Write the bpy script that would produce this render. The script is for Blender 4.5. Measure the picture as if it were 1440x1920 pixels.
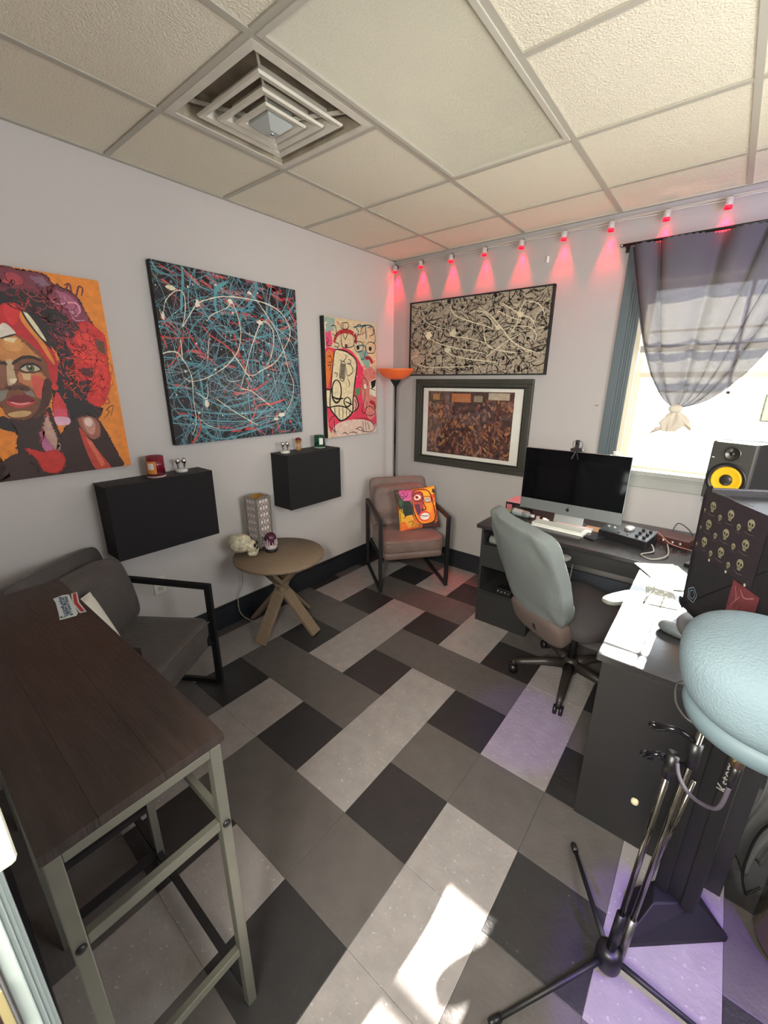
import bpy, math, random
from mathutils import Vector, Matrix
random.seed(7)
for o in list(bpy.data.objects): bpy.data.objects.remove(o)
SC = bpy.context.scene; COL = SC.collection
PI = math.pi
# ---------------- camera ----------------
cam = bpy.data.cameras.new('camera'); camo = bpy.data.objects.new('camera', cam); COL.objects.link(camo)
cam.sensor_fit = 'VERTICAL'; cam.sensor_height = 36.0; cam.sensor_width = 27.0
cam.lens = 775.4135 / 1920 * 36.0; cam.clip_start = 0.01; cam.clip_end = 200
R_ = [[0.7789463, 0.6270688, 0.0052258], [0.1913364, -0.2297260, -0.9542622], [-0.5971876, 0.7443189, -0.2989253]]
camo.matrix_world = Matrix(((R_[0][0], -R_[1][0], -R_[2][0], 2.52035), (R_[0][1], -R_[1][1], -R_[2][1], -3.26714), (R_[0][2], -R_[1][2], -R_[2][2], 1.68567), (0, 0, 0, 1)))
SC.camera = camo
# ---------------- world, sun, lamps, exposure ----------------
SC.view_settings.view_transform = 'Standard'; SC.view_settings.look = 'None'
SC.view_settings.gamma = 1.0; SC.view_settings.use_curve_mapping = False
SC.view_settings.exposure = 0.45
w = bpy.data.worlds.new('world'); SC.world = w; w.use_nodes = True
w.node_tree.nodes['Background'].inputs[0].default_value = (0.86, 0.93, 1.0, 1)
w.node_tree.nodes['Background'].inputs[1].default_value = 6.8
def lamp(name, kind, loc, energy, color=(1, 1, 1), target=None, **kw):
    l = bpy.data.lights.new(name, kind); o = bpy.data.objects.new(name, l); COL.objects.link(o)
    o.location = loc; l.energy = energy; l.color = color
    for k, v in kw.items(): setattr(l, k, v)
    if target is not None:
        o.rotation_euler = (Vector(target) - Vector(loc)).to_track_quat('-Z', 'Y').to_euler()
    return o
SUN = Vector((-0.035, -1.0, -0.487))
lamp('sun', 'SUN', (2.6, 6, 4), 60.0, (1.0, 0.95, 0.86), Vector((2.6, 6, 4)) + SUN, angle=0.01)
lamp('hall_fill_light', 'AREA', (2.5, -3.95, 2.0), 105, (1.0, 0.94, 0.82), (1.6, -2.2, 2.3), shape='RECTANGLE', size=0.6, size_y=0.6)  # added warm fill from behind the camera, no lamp is seen there
lamp('right_fill_light', 'AREA', (3.70, -1.9, 1.7), 40, (0.97, 0.97, 0.98), (0.5, -1.6, 2.0), shape='RECTANGLE', size=1.0, size_y=1.2)  # added soft fill from the right, not a lamp of the room
lamp('violet_lamp', 'SPOT', (3.45, -2.95, 2.3), 230, (0.24, 0.05, 1.0), (2.86, -2.26, 0), spot_size=math.radians(21), spot_blend=0.3, shadow_soft_size=0.02)
lamp('violet_lamp_desk', 'SPOT', (2.25, -2.9, 2.55), 110, (0.30, 0.07, 1.0), (2.0, -1.50, 0), spot_size=math.radians(12), spot_blend=0.6, shadow_soft_size=0.03)
lamp('violet_lamp_wall', 'SPOT', (3.3, -0.9, 2.4), 14, (0.4, 0.2, 1.0), (2.75, 0, 2.5), spot_size=math.radians(80), spot_blend=0.8, shadow_soft_size=0.05)
# ---------------- helpers ----------------
def lin(h):
    h = h.lstrip('#'); c = [int(h[i:i + 2], 16) / 255 for i in (0, 2, 4)]
    return tuple((x / 12.92 if x < .04045 else ((x + .055) / 1.055) ** 2.4) for x in c)
def mat(name, color, rough=.5, metal=0.0, bump=0.0, bscale=60.0, var=0.0, vscale=6.0, stretch=None, world=False, spec=.5, sheen=0.0, coat=0.0, emit=None, estr=0.0, speck=None):
    m = bpy.data.materials.new(name); m.use_nodes = True; n = m.node_tree.nodes; L = m.node_tree.links
    b = n['Principled BSDF']; c = lin(color) if isinstance(color, str) else color
    b.inputs['Base Color'].default_value = (*c, 1); b.inputs['Roughness'].default_value = rough; b.inputs['Metallic'].default_value = metal
    b.inputs['Specular IOR Level'].default_value = spec; b.inputs['Sheen Weight'].default_value = sheen; b.inputs['Coat Weight'].default_value = coat
    if emit: b.inputs['Emission Color'].default_value = (*lin(emit), 1); b.inputs['Emission Strength'].default_value = estr
    if bump or var or speck:
        if world: src = n.new('ShaderNodeNewGeometry').outputs['Position']
        else: src = n.new('ShaderNodeTexCoord').outputs['Object']
        mp = n.new('ShaderNodeMapping'); L.new(src, mp.inputs[0])
        if stretch: mp.inputs['Scale'].default_value = stretch
        out = mp.outputs[0]
    last = None
    if var:
        t = n.new('ShaderNodeTexNoise'); t.inputs['Scale'].default_value = vscale; t.inputs['Detail'].default_value = 6; L.new(out, t.inputs['Vector'])
        r = n.new('ShaderNodeMapRange'); r.inputs[1].default_value = .3; r.inputs[2].default_value = .7; r.inputs[3].default_value = 1 - var; r.inputs[4].default_value = 1 + var; L.new(t.outputs['Fac'], r.inputs[0])
        mx = n.new('ShaderNodeVectorMath'); mx.operation = 'SCALE'; mx.inputs[0].default_value = c; L.new(r.outputs[0], mx.inputs['Scale']); last = mx.outputs[0]
    if speck:
        t = n.new('ShaderNodeTexNoise'); t.inputs['Scale'].default_value = speck[0]; t.inputs['Detail'].default_value = 3; L.new(out, t.inputs['Vector'])
        r = n.new('ShaderNodeMapRange'); r.inputs[1].default_value = speck[1]; r.inputs[2].default_value = speck[1] + .06; L.new(t.outputs['Fac'], r.inputs[0])
        mx = n.new('ShaderNodeMix'); mx.data_type = 'RGBA'; L.new(r.outputs[0], mx.inputs[0])
        if last: L.new(last, mx.inputs[6])
        else: mx.inputs[6].default_value = (*c, 1)
        mx.inputs[7].default_value = (*lin(speck[2]), 1); last = mx.outputs[2]
    if last: L.new(last, b.inputs['Base Color'])
    if bump:
        t = n.new('ShaderNodeTexNoise'); t.inputs['Scale'].default_value = bscale; t.inputs['Detail'].default_value = 4; L.new(out, t.inputs['Vector'])
        bp = n.new('ShaderNodeBump'); bp.inputs['Strength'].default_value = bump; bp.inputs['Distance'].default_value = .01; L.new(t.outputs['Fac'], bp.inputs['Height']); L.new(bp.outputs[0], b.inputs['Normal'])
    return m
class MB:
    def __init__(s): s.v = []; s.f = []; s.sm = []; s.mi = []; s.cur = 0
    def add(s, vs, fs, smooth=False, M=None):
        k = len(s.v)
        for v in vs:
            v = Vector(v); s.v.append(tuple(M @ v if M else v))
        for f in fs: s.f.append(tuple(k + i for i in f)); s.sm.append(smooth); s.mi.append(s.cur)
        return s
    def box(s, x0, x1, y0, y1, z0, z1, M=None):
        return s.add([(x0, y0, z0), (x1, y0, z0), (x1, y1, z0), (x0, y1, z0), (x0, y0, z1), (x1, y0, z1), (x1, y1, z1), (x0, y1, z1)],
                     [(0, 3, 2, 1), (4, 5, 6, 7), (0, 1, 5, 4), (1, 2, 6, 5), (2, 3, 7, 6), (3, 0, 4, 7)], False, M)
    def bar(s, p0, p1, w, h, up=(0, 0, 1)):
        p0, p1 = Vector(p0), Vector(p1); d = p1 - p0; L = d.length; z = d.normalized(); up = Vector(up)
        x = up.cross(z)
        if x.length < 1e-4: x = Vector((1, 0, 0)).cross(z)
        x.normalize(); y = z.cross(x)
        M = Matrix(((x[0], y[0], z[0], p0[0]), (x[1], y[1], z[1], p0[1]), (x[2], y[2], z[2], p0[2]), (0, 0, 0, 1)))
        return s.box(-w / 2, w / 2, -h / 2, h / 2, 0, L, M)
    def tube(s, pts, r, n=8, cap=True):
        pts = [Vector(p) for p in pts]; m = len(pts); rs = r if isinstance(r, (list, tuple)) else [r] * m
        t0 = (pts[1] - pts[0]).normalized(); a = t0.orthogonal().normalized(); vs = []; fs = []
        for i, p in enumerate(pts):
            t = (pts[min(i + 1, m - 1)] - pts[max(i - 1, 0)])
            t = t.normalized() if t.length > 1e-9 else t0
            a = (a - t * a.dot(t)); a = a.normalized() if a.length > 1e-6 else t.orthogonal().normalized(); b = t.cross(a)
            for k in range(n):
                q = 2 * PI * k / n; vs.append(p + (a * math.cos(q) + b * math.sin(q)) * rs[i])
        for i in range(m - 1):
            for k in range(n):
                k2 = (k + 1) % n; fs.append((i * n + k, i * n + k2, (i + 1) * n + k2, (i + 1) * n + k))
        if cap: fs.append(tuple(range(n - 1, -1, -1))); fs.append(tuple((m - 1) * n + k for k in range(n)))
        return s.add(vs, fs, True)
    def cyl(s, p0, p1, r0, r1=None, n=24):
        return s.tube([p0, p1], [r0, r0 if r1 is None else r1], n)
    def lathe(s, prof, n=32, M=None, smooth=True):
        vs = []; fs = []; m = len(prof)
        for r, z in prof:
            for k in range(n): q = 2 * PI * k / n; vs.append((r * math.cos(q), r * math.sin(q), z))
        for i in range(m - 1):
            for k in range(n):
                k2 = (k + 1) % n; fs.append((i * n + k, i * n + k2, (i + 1) * n + k2, (i + 1) * n + k))
        if prof[0][0] > 1e-4: fs.append(tuple(range(n - 1, -1, -1)))
        if prof[-1][0] > 1e-4: fs.append(tuple((m - 1) * n + k for k in range(n)))
        return s.add(vs, fs, smooth, M)
    def cushion(s, c, size, e1=.35, e2=.25, n=40, m=20, M=None, fn=None):
        sg = lambda a, e: math.copysign(abs(a) ** e, a); vs = []; fs = []
        for i in range(m + 1):
            ph = -PI / 2 + PI * i / m
            for k in range(n):
                th = 2 * PI * k / n
                x = sg(math.cos(ph), e1) * sg(math.cos(th), e2); y = sg(math.cos(ph), e1) * sg(math.sin(th), e2); z = sg(math.sin(ph), e1)
                p = Vector((x * size[0] / 2, y * size[1] / 2, z * size[2] / 2))
                if fn: p = fn(p)
                vs.append(p + Vector(c))
        for i in range(m):
            for k in range(n):
                k2 = (k + 1) % n; fs.append((i * n + k, i * n + k2, (i + 1) * n + k2, (i + 1) * n + k))
        return s.add(vs, fs, True, M)
    def grid(s, fn, nu, nv, smooth=True, M=None):
        vs = [fn(i / nu, j / nv) for j in range(nv + 1) for i in range(nu + 1)]
        fs = [(j * (nu + 1) + i, j * (nu + 1) + i + 1, (j + 1) * (nu + 1) + i + 1, (j + 1) * (nu + 1) + i) for j in range(nv) for i in range(nu)]
        return s.add(vs, fs, smooth, M)
    def ext(s, poly, z0, z1, M=None, smooth=False):
        n = len(poly); a = sum(poly[i][0] * poly[(i + 1) % n][1] - poly[(i + 1) % n][0] * poly[i][1] for i in range(n))
        if a < 0: poly = poly[::-1]
        vs = [(x, y, z0) for x, y in poly] + [(x, y, z1) for x, y in poly]
        fs = [tuple(range(n - 1, -1, -1)), tuple(range(n, 2 * n))] + [(i, (i + 1) % n, n + (i + 1) % n, n + i) for i in range(n)]
        return s.add(vs, fs, smooth, M)
    def build(s, name, m, parent=None, bevel=0, solid=0, sub=0, loc=None, rot=None):
        me = bpy.data.meshes.new(name); me.from_pydata(s.v, [], s.f)
        for q in (m if isinstance(m, (list, tuple)) else [m]): me.materials.append(q)
        me.polygons.foreach_set('use_smooth', s.sm); me.polygons.foreach_set('material_index', s.mi); me.update()
        o = bpy.data.objects.new(name, me); COL.objects.link(o)
        if parent: o.parent = parent
        if loc: o.location = loc
        if rot: o.rotation_euler = rot
        if solid: q = o.modifiers.new('solid', 'SOLIDIFY'); q.thickness = solid; q.offset = 0
        if bevel: q = o.modifiers.new('bevel', 'BEVEL'); q.width = bevel; q.segments = 2; q.limit_method = 'ANGLE'; q.angle_limit = .7
        if sub: q = o.modifiers.new('sub', 'SUBSURF'); q.levels = sub; q.render_levels = sub
        return o
def tag(o, label=None, cat=None, group=None, kind=None):
    if label: o['label'] = label
    if cat: o['category'] = cat
    if group: o['group'] = group
    if kind: o['kind'] = kind
    return o
def thing(name, label, cat, loc=(0, 0, 0), rz=0, group=None, M=None):
    o = bpy.data.objects.new(name, None); COL.objects.link(o); o.empty_display_size = .05
    if M is not None: o.matrix_world = M
    else: o.location = loc; o.rotation_euler = (0, 0, rz)
    return tag(o, label, cat, group)
def kids(o): return [c for c in bpy.data.objects if c.parent == o]
def copy_tree(o, parent=None):
    ch = kids(o); c = o.copy(); COL.objects.link(c); c.parent = parent
    for k in ch: copy_tree(k, c)
    return c
def wallM(side, a, b, off=0.0):     # local X along the wall (to the right as seen), local Y up, local Z into the room
    if side == 'left': return Matrix(((0, 0, 1, off), (1, 0, 0, a), (0, 1, 0, b), (0, 0, 0, 1)))
    return Matrix(((1, 0, 0, a), (0, 0, -1, off), (0, 1, 0, b), (0, 0, 0, 1)))
def frameM(o, x, y, z):
    x, y, z = Vector(x), Vector(y), Vector(z); return Matrix(((x[0], y[0], z[0], o[0]), (x[1], y[1], z[1], o[1]), (x[2], y[2], z[2], o[2]), (0, 0, 0, 1)))
def text(name, s, size, m, parent, M, depth=.0006, align='CENTER', bold=0.0):
    c = bpy.data.curves.new(name, 'FONT'); c.body = s; c.size = size; c.extrude = depth; c.align_x = align; c.offset = bold; c.resolution_u = 3
    t = bpy.data.objects.new('tmp', c); COL.objects.link(t); dg = bpy.context.evaluated_depsgraph_get()
    me = bpy.data.meshes.new_from_object(t.evaluated_get(dg)); bpy.data.objects.remove(t)
    me.materials.clear(); me.materials.append(m); me.name = name
    o = bpy.data.objects.new(name, me); COL.objects.link(o); o.parent = parent; o.matrix_local = M; return o
def catmull(p, k=8):
    if len(p) < 3: k = 4
    out = []; n = len(p); closed = tuple(p[0]) == tuple(p[-1]) and n > 3
    for i in range(n - 1):
        p0 = p[i - 1] if i > 0 else (p[-2] if closed else p[0]); p1 = p[i]; p2 = p[i + 1]; p3 = p[i + 2] if i + 2 < n else (p[1] if closed else p[-1])
        for j in range(k):
            t = j / k; out.append(tuple(.5 * ((2 * b) + (-a + c) * t + (2 * a - 5 * b + 4 * c - d) * t * t + (-a + 3 * b - 3 * c + d) * t ** 3) for a, b, c, d in zip(p0, p1, p2, p3)))
    out.append(tuple(p[-1])); return out
class Paint:                        # flat paint on a canvas: coloured patches and strokes, laid up in thin coats
    def __init__(s, w, h, z=0.0, dz=.00006): s.v = []; s.f = []; s.c = []; s.w = w; s.h = h; s.z0 = z; s.dz = dz
    def cl(s, p): return (min(max(p[0], 0.0005), s.w - .0005), min(max(p[1], 0.0005), s.h - .0005))
    def face(s, pts, col, lay, clip=True):
        z = s.z0 + lay * s.dz; k = len(s.v)
        a = sum(pts[i][0] * pts[(i + 1) % len(pts)][1] - pts[(i + 1) % len(pts)][0] * pts[i][1] for i in range(len(pts)))
        if a < 0: pts = pts[::-1]
        for p in pts:
            if clip: p = s.cl(p)
            s.v.append((p[0], p[1], z))
        s.f.append(tuple(range(k, k + len(pts)))); s.c.append(col)
    def poly(s, pts, col, lay, jit=0):
        if len(pts) > 4: pts = catmull(list(pts) + [pts[0]], 4)[:-1]
        s.face(pts, col, lay)
    def disc(s, c, rx, ry, col, lay, n=14, jit=0):
        s.face([(c[0] + rx * math.cos(2 * PI * i / n) * (1 + random.uniform(-jit, jit)), c[1] + ry * math.sin(2 * PI * i / n) * (1 + random.uniform(-jit, jit))) for i in range(n)], col, lay)
    def stroke(s, pts, w, col, lay, taper=.45, wob=.2, k=7):
        q = catmull(pts, k); n = len(q); L = []; Rr = []
        for i, p in enumerate(q):
            a = q[max(i - 1, 0)]; b = q[min(i + 1, n - 1)]; dx, dy = b[0] - a[0], b[1] - a[1]; d = math.hypot(dx, dy) or 1
            t = i / (n - 1); ww = w / 2 * (taper + (1 - taper) * math.sin(PI * t) ** .5) * (1 + random.uniform(-wob, wob))
            L.append((p[0] - dy / d * ww, p[1] + dx / d * ww)); Rr.append((p[0] + dy / d * ww, p[1] - dx / d * ww))
        for i in range(n - 1):
            c = ((L[i][0] + Rr[i + 1][0]) / 2, (L[i][1] + Rr[i + 1][1]) / 2)
            if 0 < c[0] < s.w and 0 < c[1] < s.h: s.face([L[i], Rr[i], Rr[i + 1], L[i + 1]], col, lay)
    def data(s, items, sc=.001, wob=.15, ws=1.5):
        for it in items:
            if it[0] == 'p': s.poly([(x * sc, y * sc) for x, y in it[1]], it[2], it[3])
            elif it[0] == 'e': s.disc((it[1][0] * sc, it[1][1] * sc), it[2][0] * sc, it[2][1] * sc, it[3], it[4], n=18, jit=.28 if it[4] >= 30 else 0)
            else: s.stroke([(x * sc, y * sc) for x, y in it[1]], it[4] * sc * ws, it[2], it[3], wob=wob)
    def build(s, name, m, parent):
        me = bpy.data.meshes.new(name); me.from_pydata(s.v, [], s.f); me.materials.append(m)
        at = me.color_attributes.new('Col', 'FLOAT_COLOR', 'CORNER'); cache = {}; buf = []
        for f, c in zip(s.f, s.c):
            if c not in cache: cache[c] = (*lin(c), 1.0)
            buf += list(cache[c]) * len(f)
        at.data.foreach_set('color', buf)
        o = bpy.data.objects.new(name, me); COL.objects.link(o); o.parent = parent; return o
def paint_mat(name, rough=.55, bump=.15, var=.14):
    m = bpy.data.materials.new(name); m.use_nodes = True; n = m.node_tree.nodes; L = m.node_tree.links; b = n['Principled BSDF']; b.inputs['Roughness'].default_value = rough
    a = n.new('ShaderNodeVertexColor'); a.layer_name = 'Col'; tc = n.new('ShaderNodeTexCoord'); t = n.new('ShaderNodeTexNoise'); t.inputs['Scale'].default_value = 38; t.inputs['Detail'].default_value = 6; L.new(tc.outputs['Object'], t.inputs['Vector'])
    r = n.new('ShaderNodeMapRange'); r.inputs[1].default_value = .3; r.inputs[2].default_value = .7; r.inputs[3].default_value = 1 - var; r.inputs[4].default_value = 1 + var; L.new(t.outputs['Fac'], r.inputs[0])
    x = n.new('ShaderNodeVectorMath'); x.operation = 'SCALE'; L.new(a.outputs['Color'], x.inputs[0]); L.new(r.outputs[0], x.inputs['Scale']); L.new(x.outputs[0], b.inputs['Base Color'])
    bp = n.new('ShaderNodeBump'); bp.inputs['Strength'].default_value = bump; bp.inputs['Distance'].default_value = .003; L.new(t.outputs['Fac'], bp.inputs['Height']); L.new(bp.outputs[0], b.inputs['Normal']); return m
def struct(name, mb, m, **kw): return tag(mb.build(name, m, **kw), kind='structure')
def one(name, mb, m, label, cat, group=None, **kw): return tag(mb.build(name, m, **kw), label, cat, group)
# ---------------- materials ----------------
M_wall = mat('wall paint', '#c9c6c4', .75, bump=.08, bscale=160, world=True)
M_wall_dim = mat('wall paint dimmed', '#a3a09f', .75, bump=.08, bscale=160, world=True)  # same paint as the other walls, darkened to stand in for dimmer light
M_ctile = mat('ceiling tile', '#e8e1cd', .9, bump=.5, bscale=140, world=True, speck=(210, .66, '#b9b194'))
M_tee = mat('ceiling grid metal', '#b4b0a2', .5)
M_trof = mat('light lens', '#d8d4c4', .35, bump=.0)
M_slate = mat('slate blue trim', '#47545a', .45)
M_cream = mat('cream window paint', '#cfcab4', .5)
M_base = mat('dark navy baseboard', '#20242a', .4)
M_grey = mat('grey trim', '#8d8f8b', .45)
M_fl = mat('light floor tile', '#908b89', .42, bump=.25, bscale=60, var=.10, vscale=14, world=True, speck=(60, .64, '#aaa6a3'))
M_fm = mat('mid floor tile', '#585452', .42, bump=.2, bscale=60, var=.10, vscale=14, world=True, speck=(75, .68, '#625e5c'))
M_fd = mat('dark floor tile', '#2c2b2c', .38, bump=.2, bscale=60, var=.10, vscale=14, world=True, speck=(70, .69, '#565454'))
M_sub = mat('floor joint', '#1c1b1a', .9)
M_white = mat('white plastic', '#dcdcd6', .35); M_black = mat('black plastic', '#141416', .38); M_blk2 = mat('matte black metal', '#17171a', .5)
M_chrome = mat('chrome', '#d8d8d8', .12, 1.0); M_steel = mat('brushed steel', '#9a9a94', .35, 1.0); M_brass = mat('warm metal', '#a89468', .3, 1.0)
# ---------------- floor ----------------
FT = .3048; X0 = 1.3119; Y0 = -1.4732; XR = 3.75; YF = -3.31; H = 2.6983
floor = struct('floor', MB().box(-.1, XR + .1, -4.7, .1, -.06, -.004), M_sub)
tcache = {}
def tile_mesh(sx, sy, m, nm):
    k = (round(sx, 3), round(sy, 3), m.name)
    if k not in tcache:
        g = .0004; b = .0012; v = [(g, g, -.004), (sx - g, g, -.004), (sx - g, sy - g, -.004), (g, sy - g, -.004), (g, g, -b * .5), (sx - g, g, -b * .5), (sx - g, sy - g, -b * .5), (g, sy - g, -b * .5), (g + b, g + b, 0), (sx - g - b, g + b, 0), (sx - g - b, sy - g - b, 0), (g + b, sy - g - b, 0)]
        f = [(8, 9, 10, 11)] + [(i, (i + 1) % 4, 4 + (i + 1) % 4, 4 + i) for i in range(4)] + [(4 + i, 4 + (i + 1) % 4, 8 + (i + 1) % 4, 8 + i) for i in range(4)]
        me = bpy.data.meshes.new(nm); me.from_pydata(v, [], f); me.materials.append(m); tcache[k] = me
    return tcache[k]
for i in range(-5, 9):
    for j in range(-5, 11):
        xa, xb = max(X0 + i * FT, 0), min(X0 + (i + 1) * FT, XR); ya, yb = max(Y0 - (j + 1) * FT, -4.6), min(Y0 - j * FT, 0)
        if xb - xa < .01 or yb - ya < .01: continue
        if i % 2 == 0: m = M_fl if (j % 2 == 0 or (i % 4 == 0) == (j % 4 == 1)) else M_fm
        else: m = M_fd if j % 2 == 0 else M_fm
        o = bpy.data.objects.new('floor_tile', tile_mesh(xb - xa, yb - ya, m, 'floor_tile')); COL.objects.link(o); o.parent = floor; o.location = (xa, ya, 0)
# ---------------- walls ----------------
struct('wall_left', MB().box(-.15, 0, -4.7, .15, 0, 2.9), M_wall)
WX0, WX1, WZ0, WZ1 = 1.975, 3.03, 1.11, 2.32
struct('wall_back', MB().box(0, WX0, 0, .16, 0, 2.9).box(WX1, XR, 0, .16, 0, 2.9).box(WX0, WX1, 0, .16, 0, WZ0).box(WX0, WX1, 0, .16, WZ1, 2.9), M_wall_dim)
struct('wall_right', MB().box(XR, XR + .15, -4.7, .15, 0, 2.9), M_wall)
struct('wall_front', MB().box(0, 2.0, YF - .13, YF, 0, 2.9).box(2.95, XR, YF - .13, YF, 0, 2.9).box(2.0, 2.95, YF - .13, YF, 2.1, 2.9), M_wall)
struct('wall_hall', MB().box(0, XR, -4.85, -4.7, 0, 2.9), M_wall)
dj = struct('door_1', MB().box(2.0, 2.012, YF - .13, YF - .004, 0, 2.1).box(2.938, 2.95, YF - .13, YF - .004, 0, 2.1).box(2.0, 2.95, YF - .13, YF - .004, 2.088, 2.1), mat('grey door jamb', '#70706c', .55))
sp = MB().box(2.012, 2.0145, -3.345, -3.3135, .96, 1.035).build('strike_plate', mat('cream strike plate', '#b6a97c', .4, .4), dj, bevel=.001)
MB().box(2.0145, 2.015, -3.338, -3.322, .98, 1.015).build('latch_hole', mat('dark red latch hole', '#2a1214', .7), sp)
MB().lathe([(0, .0), (.004, .0), (.003, .0016), (0, .002)], 12, frameM((2.0145, -3.33, .969), (0, 1, 0), (0, 0, 1), (1, 0, 0))).build('screw', M_steel, sp)
tr = struct('trim_1', MB().box(1.925, 2.004, YF, -3.296, 0, 2.14).box(1.93, 1.998, -3.296, -3.291, 0, 2.14).box(1.94, 1.955, -3.291, -3.284, 0, 2.14).box(1.975, 1.990, -3.291, -3.287, 0, 2.14), mat('pale blue door casing', '#aebbb8', .35), bevel=.0015)
bl = MB()
bl.box(0, .015, -3.31, -.0, 0, .172); struct('baseboard_left', MB().box(0, .015, YF, 0, 0, .15).box(0, .010, YF, 0, .15, .172), M_base, bevel=.002)
struct('baseboard_back', MB().box(.015, XR, -.015, 0, 0, .15).box(.015, XR, -.010, 0, .15, .172), M_base, bevel=.002)
struct('baseboard_front', MB().box(.015, 1.92, YF, YF + .015, 0, .17), M_base, bevel=.002)
# ---------------- ceiling ----------------
A0 = .5608; B0 = .4232; U = 2 * FT
ceil = struct('ceiling', MB().box(-.1, XR + .1, -4.7, .1, H + .14, H + .2), M_tee)
TROF = (A0 + U, A0 + 2 * U, -B0 - 3 * U, -B0 - U); DIFF = (A0, A0 + U, -B0 - 3 * U, -B0 - 2 * U)
xs = [0] + [A0 + k * U for k in range(6)]; xs = [x for x in xs if x < XR] + [XR]
ys = [0] + [-B0 - k * U for k in range(6)]; ys = [y for y in ys if y > YF] + [YF]
ct = {}
for a in range(len(xs) - 1):
    for b in range(len(ys) - 1):
        xa, xb, yb, ya = xs[a], xs[a + 1], ys[b], ys[b + 1]; cx, cy = (xa + xb) / 2, (ya + yb) / 2
        if TROF[0] < cx < TROF[1] and TROF[2] < cy < TROF[3]: continue
        if DIFF[0] < cx < DIFF[1] and DIFF[2] < cy < DIFF[3]: continue
        k = (round(xb - xa, 3), round(yb - ya, 3))
        if k not in ct:
            me = bpy.data.meshes.new('ceiling_tile'); q = MB().box(.004, k[0] - .004, .004, k[1] - .004, 0, .016); me.from_pydata(q.v, [], q.f); me.materials.append(M_ctile); ct[k] = me
        o = bpy.data.objects.new('ceiling_tile', ct[k]); COL.objects.link(o); o.parent = ceil; o.location = (xa, ya, H + .007)
for x in xs[1:-1]: MB().box(x - .012, x + .012, YF, 0, H, H + .006).box(x - .002, x + .002, YF, 0, H + .006, H + .04).build('grid_tee', M_tee, ceil)
for y in ys[1:-1]:
    segs = [(0, XR)]
    for T in (TROF,):
        if T[2] + .01 < y < T[3] - .01: segs = [(0, T[0]), (T[1], XR)]
    m_ = MB()
    for s0, s1 in segs: m_.box(s0, s1, y - .012, y + .012, H + .0005, H + .0062)
    m_.build('grid_tee', M_tee, ceil)
struct('trim_2', MB().box(0, .022, YF, 0, H - .001, H + .012), M_tee); struct('trim_3', MB().box(0, XR, -.022, 0, H - .001, H + .012), M_tee)
# troffer
tf = thing('ceiling_light', 'large switched-off ceiling light panel with ribbed lens beside the air vent', 'light', (TROF[0], TROF[2], H))
MB().box(.012, U - .012, .012, .034, -.004, .02).box(.012, U - .012, 2 * U - .034, 2 * U - .012, -.004, .02).box(.012, .034, .034, 2 * U - .034, -.004, .02).box(U - .034, U - .012, .034, 2 * U - .034, -.004, .02).build('frame', mat('troffer frame', '#c2beb0', .4), tf, bevel=.002)
ln = MB(); n = 150
for k in range(n):
    x = .034 + (U - .068) * k / n; d = (U - .068) / n
    ln.add([(x, .034, .010), (x + d / 2, .034, .006), (x + d, .034, .010), (x, 2 * U - .034, .010), (x + d / 2, 2 * U - .034, .006), (x + d, 2 * U - .034, .010)], [(0, 1, 4, 3), (1, 2, 5, 4)])
ln.build('lens', mat('prismatic lens', '#cdc8b6', .3, bump=.35, bscale=120, var=.05, vscale=2), tf)
MB().box(.012, U - .012, .012, 2 * U - .012, .02, .03).build('housing', mat('troffer housing', '#8f8b7a', .5), tf)
# air diffuser
df = thing('air_vent', 'square ceiling air vent of nested white louvres in a dusty recess', 'air vent', (DIFF[0] + U / 2, DIFF[2] + U / 2, H))
M_vent = mat('vent white', '#d2cdbf', .45, var=.08, vscale=12); M_dust = mat('dusty vent recess', '#a59b88', .8, bump=.4, bscale=40, var=.25, vscale=9)
def sqring(mb, r0, z0, r1, z1, t=.0):
    c = [(-1, -1), (1, -1), (1, 1), (-1, 1)]; v = [(r0 * a, r0 * b, z0) for a, b in c] + [(r1 * a, r1 * b, z1) for a, b in c]
    mb.add(v, [(i, (i + 1) % 4, 4 + (i + 1) % 4, 4 + i) for i in range(4)])
fr = MB(); sqring(fr, .293, -.001, .262, -.003); sqring(fr, .262, -.003, .255, .03); sqring(fr, .293, -.001, .293, .01); fr.build('frame', M_vent, df)
rc = MB(); sqring(rc, .258, .0, .24, .10); rc.box(-.245, .245, -.245, .245, .10, .105); rc.build('recess', M_dust, df)
for r0, z0 in ((.200, -.010), (.145, -.018), (.095, -.024)):
    q = MB(); sqring(q, r0 + .004, z0 + .008, r0, z0); sqring(q, r0, z0, r0 - .022, z0 + .004); sqring(q, r0 - .022, z0 + .004, r0 - .036, z0 + .022); sqring(q, r0 - .036, z0 + .022, r0 - .042, z0 + .055)
    q.build('louvre', M_vent, df, solid=.0015)
q = MB(); q.add([(-.06, -.06, -.024), (.06, -.06, -.024), (.06, .06, -.024), (-.06, .06, -.024), (-.022, -.022, -.052), (.022, -.022, -.052), (.022, .022, -.052), (-.022, .022, -.052), (-.06, -.06, .02), (.06, -.06, .02), (.06, .06, .02), (-.06, .06, .02)],
    [(0, 1, 5, 4), (1, 2, 6, 5), (2, 3, 7, 6), (3, 0, 4, 7), (4, 5, 6, 7), (0, 8, 9, 1), (1, 9, 10, 2), (2, 10, 11, 3), (3, 11, 8, 0)])
q.build('centre_cone', mat('vent centre', '#aeb4b0', .35), df)
MB().lathe([(0, -.057), (.009, -.057), (.011, -.052), (.011, -.051)], 16).build('centre_screw', M_chrome, df)
q = MB()
for a, b in ((-1, -1), (1, -1), (1, 1), (-1, 1)): q.bar((a * .05, b * .05, 0), (a * .25, b * .25, .05), .008, .012)
q.build('spider_bracket', M_vent, df)
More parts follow.
